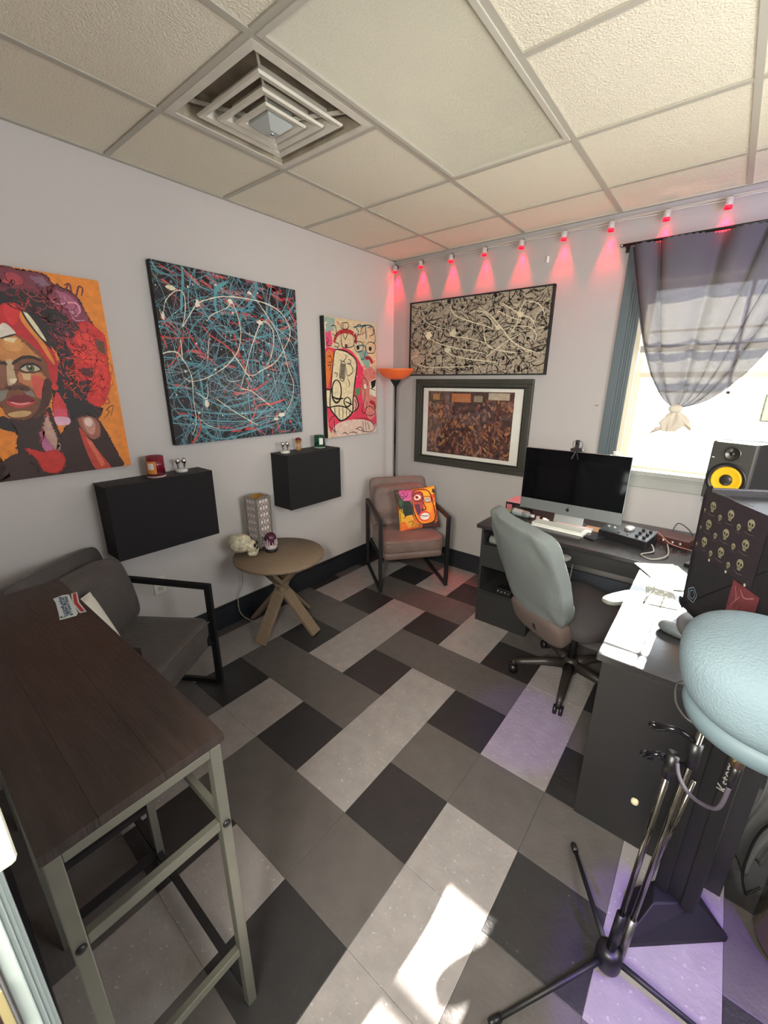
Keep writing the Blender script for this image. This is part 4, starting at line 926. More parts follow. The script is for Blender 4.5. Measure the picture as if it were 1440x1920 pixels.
# sticker
t = thing('sticker', 'white sticker with blue lettering and a red underline on the console tabletop', 'sticker', M=frameM((.90, -2.972, .9552), Vector((-1, .16, 0)).normalized(), Vector((-.16, -1, 0)).normalized(), (0, 0, 1)))
q = MB(); q.ext([(-.098, -.018), (-.08, -.024), (.09, -.018), (.099, .0), (.088, .028), (.05, .024), (-.05, .024), (-.095, .026)], 0, .0004); q.build('backing', mat('sticker white', '#cfe0e0', .5), t)
text('lettering', 'Sweetwater', .036, mat('sticker blue', '#1e4a6a', .5), t, Matrix.Translation((0, -.010, .0005)) @ Matrix.Diagonal((1.0, 1.35, 1, 1)), .0002, bold=.0006)
q = MB(); q.ext([(-.09, -.046), (0, -.037), (.094, -.042), (.09, -.024), (0, -.019), (-.086, -.028)], 0, .0004); q.build('underline_backing', bpy.data.materials['sticker white'], t)
q = MB(); q.ext([(-.084, -.042), (0, -.033), (.088, -.038), (.085, -.028), (0, -.023), (-.080, -.032)], .0004, .0008); q.build('underline', mat('sticker red', '#b8303c', .5), t)
# white box on the door wall
t = thing('wall_switch_cover', 'rounded white plastic cover on the wall at the left edge', 'switch cover', (1.965, YF, 1.18))
MB().box(-.06, .045, .0, .042, .0, .075).build('lower_cover', mat('warm white plastic', '#e8e6d2', .4), t, bevel=.006); MB().box(-.06, .045, .0, .042, .077, .20).build('upper_cover', bpy.data.materials['warm white plastic'], t, bevel=.006)
# ---------------- desk ----------------
M_desk = mat('black desk laminate', '#2b2a2b', .2, spec=.8, bump=.02, bscale=30, var=.06, vscale=12); M_desk2 = mat('desk side laminate', '#262626', .45)
DT = .757
t = thing('corner_desk', 'black corner desk whose right wing is bleached by the sun', 'desk', (0, 0, 0))
MB().box(1.328, 2.86, -.755, -.02, DT - .028, DT).build('back_top', M_desk, t, bevel=.003)
MB().box(2.325, 2.86, -1.79, -.756, DT - .028, DT).build('wing_top', M_desk, t, bevel=.003)
c = MB().box(1.352, 1.368, -.717, -.05, 0, DT - .028).box(1.714, 1.73, -.717, -.05, 0, DT - .028).box(1.368, 1.714, -.07, -.05, 0, DT - .028).box(1.368, 1.714, -.717, -.07, 0, .02); c.build('cabinet_carcass', M_desk2, t, bevel=.001)
MB().box(1.368, 1.714, -.71, -.07, .585, .60).build('shelf', M_desk2, t); MB().box(1.368, 1.714, -.71, -.07, .235, .25).build('shelf', M_desk2, t)
MB().box(1.368, 1.714, -.717, -.70, .02, .235).build('kick_panel', M_desk2, t); MB().box(1.368, 1.714, -.717, -.70, .44, .585).build('drawer_front', M_desk2, t)
MB().box(1.73, 2.86, -.735, -.72, .635, DT - .028).build('apron', M_desk2, t)
MB().box(1.73, 2.84, -.36, -.345, .05, .435).build('modesty_panel', mat('blue grey panel', '#343a42', .5), t)
MB().box(2.345, 2.824, -1.787, -1.77, 0, DT - .028).build('wing_end_panel', M_desk2, t, bevel=.001)
MB().box(2.80, 2.82, -1.77, -.10, .25, DT - .028).build('wing_side_panel', M_desk2, t); MB().box(2.82, 2.84, -.14, -.10, 0, DT - .028).build('rear_leg', M_desk2, t)
one('rolled_paper', MB().cyl((1.40, -.66, .632), (1.68, -.66, .632), .03, n=20), mat('pale roll', '#8f938e', .6), 'pale grey paper roll in the upper slot of the desk cabinet', 'paper roll')
one('tan_box', MB().box(1.62, 1.665, -.70, -.64, .25, .36), mat('tan card', '#a08a5c', .6), 'small tan box standing in the lower slot of the desk cabinet', 'box', bevel=.002)
t = thing('gadget', 'small black gadget with metal terminals in the desk cabinet slot', 'gadget', (1.55, -.67, .25)); MB().box(-.06, .05, -.03, .03, 0, .05).build('case', M_black, t, bevel=.003)
for k in range(4): MB().cyl((-.045 + k * .026, -.032, .03), (-.045 + k * .026, -.042, .03), .006, n=10).build('terminal', M_steel, t)
q = MB(); q.tube(catmull([(1.885, -.342, .60), (1.885, -.342, .50), (1.89, -.37, .44), (1.885, -.37, .32)], 5), .003, 6); one('hanging_cord', q, M_white, 'short white cord hanging under the back desk', 'cord')
# monitor
t = thing('computer_monitor', 'large black-screened all-in-one computer with silver chin on the desk', 'computer', (1.826, -.44, DT)); M_alu = mat('silver aluminium', '#8f9494', .35, .7)
MB().box(-.322, .322, -.012, .0, .09, .515).build('body', M_alu, t, bevel=.004)
MB().box(-.318, .318, -.0142, -.012, .165, .512).build('screen', mat('black glass', '#060608', .08), t)
MB().box(-.321, .321, -.0138, -.0118, .09, .163).build('chin', M_alu, t)
MB().cushion((0, .012, .31), (.56, .045, .36), .6, .5, 32, 12).build('rear_shell', M_alu, t)
M = Matrix.Translation((0, .065, .10)) @ Matrix.Rotation(math.radians(-18), 4, 'X'); MB().box(-.095, .095, -.004, .004, -.10, .14, M).build('stand', M_alu, t, bevel=.002)
MB().box(-.095, .095, .025, .15, 0, .007).build('stand_foot', M_alu, t, bevel=.002)
Ml = frameM((0, -.0142, .127), (1, 0, 0), (0, 0, 1), (0, -1, 0)); q = MB(); ap = [(.011 * math.cos(a) * (1 - .12 * math.sin(a)) , .012 * math.sin(a) - (.002 if abs(a - PI / 2) < .3 or abs(a - 3 * PI / 2) < .3 else 0)) for a in [2 * PI * k / 28 for k in range(28)]]
ap = [(x - (.004 * max(0, 1 - ((y - .002) / .005) ** 2) if x > .004 and abs(y - .002) < .005 else 0), y) for x, y in ap]; q.ext(ap, 0, .0004, Ml); q.ext([(.0, .0135), (.001, .018), (.005, .0205), (.0045, .0155)], 0, .0004, Ml); q.build('logo', M_black, t)
t = thing('webcam', 'black ring-mounted webcam perched on top of the monitor', 'webcam', (1.83, -.447, DT + .515)); MB().box(-.035, .035, -.02, .02, .003, .02).build('clip', M_black, t, bevel=.003)
MB().box(-.013, .013, -.012, .012, .024, .072).build('camera_body', M_black, t, bevel=.003); q = MB(); q.tube([(.03 * math.cos(a), .0, .045 + .026 * math.sin(a)) for a in [2 * PI * k / 24 for k in range(25)]], .0018, 6, False); q.build('ring', M_black, t)
MB().lathe([(0, -.002), (.008, -.002), (.008, .004), (0, .005)], 16, frameM((0, -.013, .056), (1, 0, 0), (0, 0, 1), (0, -1, 0))).build('lens', mat('lens glass', '#0a0a10', .05), t)
for s in (-1, 1): MB().bar((0, -.018, .008), (s * .02, -.028, -.045), .008, .006).build('clip_leg', M_black, t)
t = thing('sensor_puck', 'small pale round sensor clipped on the right end of the monitor top', 'sensor', (2.055, -.447, DT + .515)); MB().lathe([(0, 0.002), (.018, .002), (.02, .008), (.018, .02), (0, .022)], 24).build('body', mat('pale puck', '#c8c4b8', .4), t); MB().box(-.012, .012, -.016, .012, 0, .003).build('clip', M_white, t)
# desk clutter
def keyboard(label, x, y, z, w_, d, rz):
    t = thing('keyboard', label, 'keyboard', (x, y, z), rz); cs = MB().box(-w_ / 2, w_ / 2, -d / 2, d / 2, 0, .008).build('case', M_white, t, bevel=.003)
    me = MB().box(0, .0155, 0, .0155, .008, .0105); n_ = int(w_ / .019); m_ = int(d / .02); first = None
    for a in range(n_):
        for b in range(m_):
            if first is None: first = me.build('key', mat('key white', '#e4e4de', .5) if 'key white' not in bpy.data.materials else bpy.data.materials['key white'], cs); o = first
            else: o = bpy.data.objects.new('key', first.data); COL.objects.link(o); o.parent = cs
            o.location = (-w_ / 2 + .008 + a * (w_ - .014) / n_, -d / 2 + .006 + b * (d - .01) / m_, 0)
    return t
keyboard('white keyboard lying across the desk in front of the monitor', 1.80, -.50, DT, .34, .115, math.radians(-3))
one('keyboard_box', MB().box(-.16, .16, -.05, .05, 0, .012), mat('pale card', '#c8cac2', .6), 'flat white slab stacked on the keyboard before the monitor', 'slab', loc=(1.79, -.495, DT + .0106), rot=(0, 0, math.radians(-4)), bevel=.002)
one('white_tray', MB().box(-.12, .12, -.03, .03, 0, .018), M_white, 'short white bar lying under the monitor chin', 'bar', loc=(1.87, -.425, DT), bevel=.004)
t = thing('calculator', 'small grey remote with dark buttons left of the keyboard', 'remote', (1.625, -.49, DT), math.radians(-12)); MB().box(-.03, .03, -.045, .045, 0, .008).build('case', mat('grey case', '#77776f', .5), t, bevel=.002)
for a in range(3):
    for b in range(4): MB().box(-.022 + a * .016, -.011 + a * .016, -.035 + b * .018, -.022 + b * .018, .008, .010).build('button', M_black, t)
one('folded_card', MB().box(-.10, .10, -.045, .045, 0, .006), mat('cardboard', '#b09a74', .7), 'flat tan cardboard piece under the right half of the monitor', 'cardboard', loc=(2.03, -.36, DT), bevel=.001)
t = thing('phone', 'dark phone face up beside the audio controller', 'phone', (2.03, -.53, DT), math.radians(-25)); MB().box(-.035, .035, -.06, .06, 0, .008).build('case', M_black, t, bevel=.003); MB().box(-.031, .031, -.056, .056, .008, .0085).build('screen', mat('phone screen', '#30343a', .1), t)
t = thing('small_case', 'small black box with a pink top at the left end of the desk', 'box', (1.425, -.24, DT)); MB().box(-.07, .07, -.10, .10, 0, .075).build('body', M_black, t, bevel=.003); MB().box(-.066, .066, -.096, .096, .075, .079).build('top_card', mat('pink card', '#c09aa4', .6), t); MB().box(-.06, -.02, -.102, -.10, .02, .06).build('label', mat('pink label', '#a8606c', .6), t); MB().box(.0, .05, -.102, -.10, .02, .06).build('vent', mat('dark vent', '#2a2a2a', .5), t)
t = thing('spray_bottle', 'grey plastic bottle lying on the desk left of the keyboard', 'bottle', (1.50, -.40, DT + .026), math.radians(-12)); M_bt = mat('grey bottle', '#6c7472', .35)
q = MB(); q.tube([(-.075, 0, 0), (-.072, 0, 0), (.055, 0, 0), (.068, 0, 0), (.075, 0, 0)], [.02, .026, .026, .018, .011], 20); q.build('body', M_bt, t); q = MB(); q.tube([(.075, 0, 0), (.105, 0, 0)], [.012, .012], 14); q.build('cap', mat('pale cap', '#a8b0b0', .4), t); q = MB(); q.tube([(-.055, 0, 0), (.02, 0, 0)], [.0265, .0265], 20, False); q.build('label', mat('bottle label', '#93a09c', .5), t)
one('green_bottle', MB().tube([(-.03, 0, 0), (-.028, 0, 0), (.02, 0, 0), (.03, 0, 0), (.04, 0, 0)], [.012, .015, .015, .008, .008], 14), mat('lime plastic', '#7e8a50', .4), 'tiny lime bottle lying beside the small black box', 'bottle', loc=(1.40, -.375, DT + .015))
t = thing('adhesive_tube', 'short white tube lying at the right of the grey bottle', 'tube', (1.655, -.405, DT + .014), math.radians(-10)); q = MB(); q.tube([(-.04, 0, 0), (.03, 0, 0), (.036, 0, 0), (.05, 0, 0)], [.014, .014, .008, .008], 14); q.build('body', M_white, t); q = MB(); q.tube([(-.015, 0, 0), (.01, 0, 0)], [.0145, .0145], 14, False); q.build('band', M_black, t)
# audio controller
t = thing('audio_controller', 'black audio control box with one large silver knob on the desk', 'audio controller', (2.19, -.44, DT), math.radians(-14)); M_ctl = mat('control panel', '#3c4446', .35)
q = MB(); q.add([(-.14, -.08, 0), (.14, -.08, 0), (.14, .08, 0), (-.14, .08, 0), (-.14, -.08, .045), (.14, -.08, .045), (.14, .08, .075), (-.14, .08, .075)], [(0, 3, 2, 1), (4, 5, 6, 7), (0, 1, 5, 4), (1, 2, 6, 5), (2, 3, 7, 6), (3, 0, 4, 7)]); q.build('case', M_black, t, bevel=.002)
Mt = Matrix.Translation((0, 0, .0605)) @ Matrix.Rotation(math.atan2(.03, .16), 4, 'X'); MB().box(-.136, .136, -.076, .076, -.001, .001, Mt).build('top_plate', M_ctl, t); tp_ = [c for c in kids(t) if c.name.startswith('top_plate')][0]
def kn(x, y, r, h, m, nm='knob'): MB().lathe([(0, 0.001), (r, .001), (r * .92, h), (r * .8, h + .001), (0, h + .001)], 24, Mt @ Matrix.Translation((x, y, 0))).build(nm, m, tp_)
kn(0, .02, .03, .018, mat('silver knob', '#b8b8b4', .25, .6), 'volume_knob')
for x in (.07, .11):
    for y in (.045, .0, -.045): kn(x, y, .009, .014, M_black)
for x in (-.11, -.075): 
    for y in (.045, -.01): kn(x, y, .008, .008, mat('pale button', '#a8b8b0', .4) if 'pale button' not in bpy.data.materials else bpy.data.materials['pale button'], 'button')
kn(-.03, -.05, .006, .008, M_steel); kn(.02, -.05, .006, .008, M_steel)
t = thing('audio_interface', 'reddish-black audio interface with small knobs between controller and skull speaker', 'audio interface', (2.42, -.30, DT), math.radians(-14)); MB().box(-.10, .10, -.07, .07, 0, .045).build('case', mat('dark red case', '#4a2420', .4), t, bevel=.003)
for x in (-.07, -.03, .02, .06): MB().lathe([(0, 0), (.011, 0), (.009, .014), (0, .015)], 18, frameM((x, -.0702, .022), (1, 0, 0), (0, 0, 1), (0, -1, 0))).build('knob', M_steel, t)
def cable(label, pts, r, m, name='cable'): q = MB(); q.tube(catmull(pts, 8), r, 7); return one(name, q, m, label, 'cable')
cable('grey cable looping from the audio controller over the sunlit desk', [(2.33, -.52, DT + .03), (2.35, -.58, DT + .01), (2.30, -.66, DT + .005), (2.36, -.70, DT + .005), (2.42, -.60, DT + .012), (2.40, -.42, DT + .02)], .004, mat('grey cable', '#8c8880', .5))
cable('thin pinkish cable arching over the audio interface', [(2.31, -.40, DT + .05), (2.34, -.40, DT + .075), (2.42, -.44, DT + .03), (2.56, -.42, DT + .006)], .003, mat('pink cable', '#9a6a62', .5))
cable('black cable curling up behind the audio interface', [(2.40, -.20, DT + .02), (2.42, -.18, DT + .09), (2.48, -.2, DT + .07), (2.53, -.25, DT + .03), (2.56, -.26, DT + .10), (2.54, -.24, DT + .11)], .0028, M_black)
t = thing('paper_sheets', 'white paper sheets on the desk wing by the audio interface', 'paper', (2.46, -.885, DT), math.radians(28)); MB().box(-.10, .10, -.15, .15, 0, .003).build('sheet', mat('paper', '#dcdcd6', .7), t); MB().box(-.10, .10, -.15, .15, .0032, .006, Matrix.Rotation(.12, 4, 'Z')).build('sheet', bpy.data.materials['paper'], t)
t = thing('booklet', 'printed booklet with pen on the sunlit desk wing', 'booklet', (2.45, -1.15, DT), math.radians(10)); MB().box(-.055, .055, -.11, .11, 0, .004).build('cover', mat('printed cover', '#8a8c80', .6, speck=(70, .55, '#c8c8bc')), t)
MB().cyl((-.07, -.10, .006), (-.02, .08, .006), .004, n=8).build('pen', M_steel, t)
t = thing('computer_mouse', 'rounded grey computer mouse on the sunlit desk wing', 'mouse', (2.53, -1.47, DT), math.radians(70))
def mf(p): p.z = max(p.z, -.018); p.z *= (1 + .3 * p.y / .05) if p.z > 0 else 1; return p
MB().cushion((0, 0, .018), (.066, .12, .04), .8, .8, 32, 18, fn=mf).build('shell', mat('grey mouse', '#5c6264', .4), t); MB().cyl((0, -.035, .028), (0, -.02, .033), .004, n=8).build('scroll_wheel', M_black, t)
# ---------------- speakers ----------------
t = thing('desk_riser', 'grey monitor riser under the yellow-coned speaker', 'stand', (2.63, -.60, DT), math.radians(-18)); MB().box(-.085, .16, -.13, .13, .36, .38).build('plate', mat('grey riser', '#6a6a70', .5), t, bevel=.003); MB().cyl((.02, 0, .015), (.02, 0, .36), .03, n=20).build('post', mat('riser post', '#6a6a70', .5), t); MB().box(-.1, .14, -.11, .11, 0, .015).build('foot', M_black, t, bevel=.003)
t = thing('studio_monitor', 'black studio speaker with a yellow cone by the window', 'speaker', (2.635, -.59, DT + .381), math.radians(-24)); w_, d_, h_ = .185, .235, .285
MB().box(-w_ / 2, w_ / 2 , -d_ / 2 + .01, d_ / 2, 0, h_).build('cabinet', M_blk2, t, bevel=.008)
MB().box(-w_ / 2, w_ / 2, -d_ / 2 - .008, -d_ / 2 + .01, 0, h_).build('front_baffle', mat('baffle', '#3a3a38', .45), t, bevel=.012)
Mf = frameM((0, -d_ / 2 - .008, 0), (1, 0, 0), (0, 0, 1), (0, -1, 0))
MB().lathe([(.082, 0), (.084, .004), (.078, .007), (.068, .004), (.066, .0005)], 40, Mf @ Matrix.Translation((0, .105, 0))).build('woofer_surround', M_black, t); wf = kids(t)[-1]; wf = [c for c in kids(t) if c.name.startswith('woofer')][0]
MB().lathe([(.066, .001), (.060, .0045), (.056, .003), (.028, .0012), (.0275, .0012)], 40, Mf @ Matrix.Translation((0, .105, 0))).build('yellow_cone', mat('yellow cone', '#e0a416', .45), wf)
MB().lathe([(.028, .001), (.024, .005), (.012, .008), (0, .009)], 28, Mf @ Matrix.Translation((0, .105, 0))).build('dust_cap', mat('dust cap', '#26241f', .4), wf)
MB().lathe([(.036, .0), (.037, .003), (.030, .004), (.022, .001), (.012, .001), (.010, .004), (0, .006)], 32, Mf @ Matrix.Translation((0, .232, 0))).build('tweeter', M_black, t)
MB().lathe([(.033, .003), (.035, .0048), (.036, .003)], 32, Mf @ Matrix.Translation((0, .232, 0))).build('tweeter_ring', M_steel, t)
MB().box(-.055, .055, .012, .030, 0, .001, Mf).build('bass_port', M_black, t, bevel=0); MB().box(.03, .07, .192, .196, 0, .0008, Mf).build('name_bar', M_steel, t); MB().box(-.08, -.07, .205, .209, 0, .0008, Mf).build('led', M_white, t)
# skull speaker on stand
fx = Vector((.49, -.87, 0)).normalized(); fz = Vector((-.87, -.49, 0)).normalized(); up = Vector((0, 0, 1)); zb = 1.035
P0 = Vector((2.520, -1.80, zb)); SW, SD, SH = .40, .25, .375
t = thing('skull_speaker', 'rounded black speaker cabinet printed with rows of small skulls at right', 'speaker', M=frameM(P0, fx, up, fz))
q = MB(); q.ext([(x, y) for x, y in [(.0 + .022 * (1 - math.cos(a)), .022 * (1 - math.sin(a))) for a in [PI / 2 * k / 5 for k in range(6)]][::-1] + [(SW - .022 * (1 - math.cos(a)), .022 * (1 - math.sin(a))) for a in [PI / 2 * k / 5 for k in range(6)]] + [(SW - .022 * (1 - math.cos(a)), SH - .022 * (1 - math.sin(a))) for a in [PI / 2 * k / 5 for k in range(6)]][::-1] + [(.022 * (1 - math.cos(a)), SH - .022 * (1 - math.sin(a))) for a in [PI / 2 * k / 5 for k in range(6)]]], -SD, 0)
q.build('cabinet', mat('matte black vinyl', '#1d1c20', .42, bump=.1, bscale=80), t, bevel=.006)
p = Paint(SW, SH, .0008, .0001)
p.face([(.012, .185), (.262, .185), (.262, .365), (.012, .365)], '#231c22', 1)
def sk(x, y, r):
    c = '#77735c'; k = '#1a1618'; p.disc((x, y), r, r * .95, c, 3); p.face([(x - r * .5, y - r * .6), (x + r * .5, y - r * .6), (x + r * .42, y - r * 1.35), (x - r * .42, y - r * 1.35)], c, 3)
    p.disc((x - r * .38, y - r * .1), r * .26, r * .3, k, 4); p.disc((x + r * .38, y - r * .1), r * .26, r * .3, k, 4); p.disc((x, y - r * .55), r * .1, r * .16, k, 4)
    p.stroke([(x - r * .4, y - r * .95), (x, y - r), (x + r * .4, y - r * .95)], r * .1, k, 4)
    p.stroke([(x - r * 1.4, y - r * 1.9), (x, y - r * 2.1), (x + r * 1.4, y - r * 1.9)], r * .15, '#4a4644', 3)
for a in range(3):
    for b in range(3): sk(.050 + a * .078, .330 - b * .052, .0125)
for a in range(3):
    for b in range(3): sk(.089 + a * .078 if a < 2 else .018, .310 - b * .052, .0075 if a < 2 else .004)
for a in range(3): p.disc((.09 + a * .075, .185), .004, .004, '#a09c90', 5)
p.stroke([(.03, .372), (.11, .369), (.2, .371)], .0015, '#6a6660', 4)
p.build('skull_print', M_paint, t)
q = Paint(SW, SH, .0010, .0001); q.face([(.20, .085), (.295, .085), (.295, .18), (.20, .18)], '#5c2a2e', 1); q.stroke([(.21, .17), (.225, .14), (.215, .12), (.235, .15)], .003, '#8a5a5e', 2); q.stroke([(.23, .17), (.25, .155), (.28, .17)], .003, '#8a5a5e', 2)
for k in range(14): q.stroke([(.205 + .006 * k, .095), (.207 + .006 * k, .11 + .01 * (k % 3))], .002, '#8a5054', 2)
q.build('red_sticker', M_paint, t)
q = Paint(SW, SH, .0010, .0001); pent = [(.055 + .024 * math.cos(PI / 2 + 2 * PI * k / 5), .06 + .024 * math.sin(PI / 2 + 2 * PI * k / 5)) for k in range(6)]
for k in range(5): q.stroke([pent[k], ((pent[k][0] + pent[k + 1][0]) / 2, (pent[k][1] + pent[k + 1][1]) / 2), pent[k + 1]], .002, '#7c92a4', 1)
pent = [(.055 + (x - .055) * .6, .06 + (y - .06) * .6) for x, y in pent]
for k in range(5): q.stroke([pent[k], ((pent[k][0] + pent[k + 1][0]) / 2, (pent[k][1] + pent[k + 1][1]) / 2), pent[k + 1]], .0015, '#7c92a4', 1)
q.build('emblem', M_paint, t)
for k in range(10): pass
# stand of the skull speaker
t = thing('speaker_stand', 'black speaker stand with wedge base beside the microphone stand', 'speaker stand', (2.70, -1.93, 0)); M_st = mat('stand black', '#101011', .6, var=.1, vscale=20)
q = MB(); bp_ = [(-.115, -.225), (.145, .005), (.055, .10), (-.13, -.05)]; vs = [(x, y, 0) for x, y in bp_] + [(x, y, .022) for x, y in bp_] + [(-.06, -.10, .10), (.05, -.01, .10), (.03, .05, .10), (-.065, -.02, .10)]
q.add(vs, [(3, 2, 1, 0)] + [(i, (i + 1) % 4, 4 + (i + 1) % 4, 4 + i) for i in range(4)] + [(4 + i, 4 + (i + 1) % 4, 8 + (i + 1) % 4, 8 + i) for i in range(4)] + [(8, 9, 10, 11)]); q.build('wedge_base', M_st, t, bevel=.004)
Mp = Matrix.Translation((-.005, -.015, 0)) @ Matrix.Rotation(math.radians(-12), 4, 'Z')
MB().box(-.055, -.018, -.035, .035, .10, 1.005, Mp).build('pillar', M_st, t, bevel=.004); MB().box(.018, .055, -.035, .035, .10, 1.005, Mp).build('pillar', M_st, t, bevel=.004)
MB().box(-.018, .018, -.025, .025, .10, 1.005, Mp).build('cable_channel', M_black, t); MB().lathe([(0, 1.005), (.15, 1.005), (.155, 1.01), (.155, 1.018), (.15, 1.024), (0, 1.024)], 40, Matrix.Translation((-.02, .05, 0))).build('top_plate', mat('grey plate', '#55585c', .4), t)
for sx, sy in ((-.1, -.1), (.05, -.1), (.05, .1), (-.1, .1)): MB().cyl((-.0 + sx * .8, .05 + sy * .8, 1.024), (-.0 + sx * .8, .05 + sy * .8, 1.0345), .01, n=10).build('rubber_pad', M_black, t)
text('lettering', 'Kstomp', .040, mat('grey lettering', '#8c8c88', .6), t, Matrix(((0, 0, -.0, 0), (0, 0, 0, 0), (0, 0, 0, 0), (0, 0, 0, 1))) if 0 else Mp @ frameM((.043, -.0355, .655), (0, 0, 1), (-1, 0, 0), (0, -1, 0)), .0004)
q = MB(); q.ext([(.018 * (1 if k % 2 == 0 else .45) * math.cos(PI * k / 5), .018 * (1 if k % 2 == 0 else .45) * math.sin(PI * k / 5)) for k in range(10)], 0, .0008, Mp @ frameM((-.03, -.0355, .765), (1, 0, 0), (0, 0, 1), (0, -1, 0))); q.build('star', bpy.data.materials['grey lettering'], t)
# ---------------- microphone stand ----------------
M_dch = mat('dark chrome', '#8a8880', .16, 1.0)
hb = Vector((2.559, -2.234, 0))
t = thing('microphone_stand', 'black tripod microphone stand with chrome poles in the right foreground', 'microphone stand', hb)
MB().cushion((0, 0, .055), (.072, .072, .09), .7, .9, 28, 18).build('hub', M_black, t)
for ex, ey in ((2.386, -1.939), (2.34, -2.56), (2.90, -2.225)):
    e = Vector((ex, ey, 0)) - hb; q = MB(); d = e.normalized(); q.tube([d * .02 + Vector((0, 0, .06)), d * .12 + Vector((0, 0, .045)), e + Vector((0, 0, .012))], [.009, .008, .007], 10); lg = q.build('leg', M_blk2, t)
    q = MB(); q.tube([e * .93 + Vector((0, 0, .016)), e + Vector((0, 0, .012)), e * 1.02 + Vector((0, 0, .011))], [.0105, .0115, .009], 10); q.build('rubber_foot', M_black, lg)
pa = Vector((2.580, -2.222, .80)) - hb
MB().tube([(0, 0, .09), Vector((0, 0, .09)).lerp(pa, .22)], .013, 14).build('lower_tube', M_black, t)
MB().tube([Vector((0, 0, .09)).lerp(pa, .2), pa], .0075, 14).build('chrome_pole', M_dch, t)
pb0 = Vector((2.585, -2.21, .06)) - hb; pb1 = Vector((2.622, -2.2, .97)) - hb
MB().tube([pb0, pb1], .0075, 14).build('chrome_pole', M_dch, t)
MB().tube([pb0 - Vector((.0, 0, .03)), pb0.lerp(pb1, .18)], .011, 14).build('lower_tube', M_steel, t)
pc0 = Vector((2.60, -2.14, .25)) - hb; pc1 = Vector((2.64, -2.12, .70)) - hb; MB().tube([pc0, pc1], .006, 12).build('thin_pole', M_dch, t)
for cpt, ax_ in ((pa, (0, 0, 1)), (pb0.lerp(pb1, .86), (0, 0, 1)), (pb1, (0, 0, 1))):
    MB().tube([cpt + Vector((0, 0, -.035)), cpt + Vector((0, 0, .035))], .0145, 16).build('clutch', M_black, t)
for k, (cpt, dx, dz) in enumerate(((pa, -.05, .03), (pb0.lerp(pb1, .9), -.085, .02), (pb0.lerp(pb1, .83), -.05, -.02))):
    q = MB(); q.tube([cpt, cpt + Vector((dx * .5, -.01, dz * .9)), cpt + Vector((dx, -.015, dz * .3))], [.006, .007, .010], 10); q.build('t_handle', mat('glossy black', '#101014', .12) if k == 0 else bpy.data.materials['glossy black'], t)
    q = MB(); q.cushion(tuple(cpt + Vector((dx, -.015, dz * .3))), (.03, .014, .018), .7, .7, 14, 8); q.build('knob', bpy.data.materials['glossy black'], t)
q = MB(); q.tube([pb1 + Vector((0, 0, .03)), pb1 + Vector((.015, -.03, .03)), pb1 + Vector((.03, -.055, .045))], [.008, .008, .008], 10); q.build('boom_arm', M_chrome, t)
MB().cushion(tuple(pa + Vector((-.05, -.0, -.16))), (.018, .014, .018), .8, .8, 12, 8).build('tag', mat('frayed tag', '#b8b090', .7), t)
# isolation shield
ctr = Vector((2.685, -2.36, 0)); M_sh = mat('blue grey foam shield', '#6a7d86', .8, bump=.3, bscale=220)
t = thing('microphone_shield', 'pale blue-grey domed microphone shield above the stand poles', 'microphone shield', ctr)
def dome(p): p = Vector(p); p.x += -.02 * (p.z / .1); return p
MB().cushion((0, 0, 1.185), (.29, .30, .18), .75, .85, 64, 32, fn=dome).build('foam_shell', M_sh, t)
MB().lathe([(0, 1.075), (.105, 1.075), (.120, 1.082), (.126, 1.10), (.124, 1.12), (0, 1.12)], 64).build('rim_band', mat('shield rim', '#5d6f77', .6), t)
MB().box(-.10, .0, -.012, .012, 1.062, 1.075, Matrix.Rotation(math.radians(-38), 4, 'Z')).build('support_arm', M_blk2, t)
# microphone
t = thing('microphone', 'large microphone with warm metal connector hanging under the shield', 'microphone', (2.672, -2.33, .085)); MB().lathe([(0, .93), (.022, .93), (.034, .935), (.036, .95), (.033, .955), (.030, .984)], 28).build('connector_collar', M_brass, t)
MB().lathe([(.045, .968), (.047, .972), (.047, .980), (.045, .984), (0, .984)], 28).build('body', M_black, t); MB().lathe([(0, .875), (.011, .875), (.0125, .90), (.0125, .93), (0, .93)], 20).build('cable_plug', M_brass, t); MB().tube([(0, 0, .82), (0, 0, .85), (0, 0, .876)], [.005, .0075, .0085], 12).build('strain_relief', M_black, t)
cable('purple-grey microphone cable drooping from the microphone to the stand', [(2.672, -2.33, .905), (2.668, -2.33, .85), (2.655, -2.31, .815), (2.625, -2.28, .795), (2.60, -2.26, .81), (2.59, -2.24, .83)], .0045, mat('purple cable', '#4a4450', .5), 'microphone_cable')
cable('thin bright wire bowing from the shield down to the stand clutch', [(2.580, -2.29, 1.09), (2.553, -2.25, 1.045), (2.557, -2.25, 1.00), (2.58, -2.24, .96), (2.612, -2.215, .93)], .0022, M_steel, 'guide_wire')
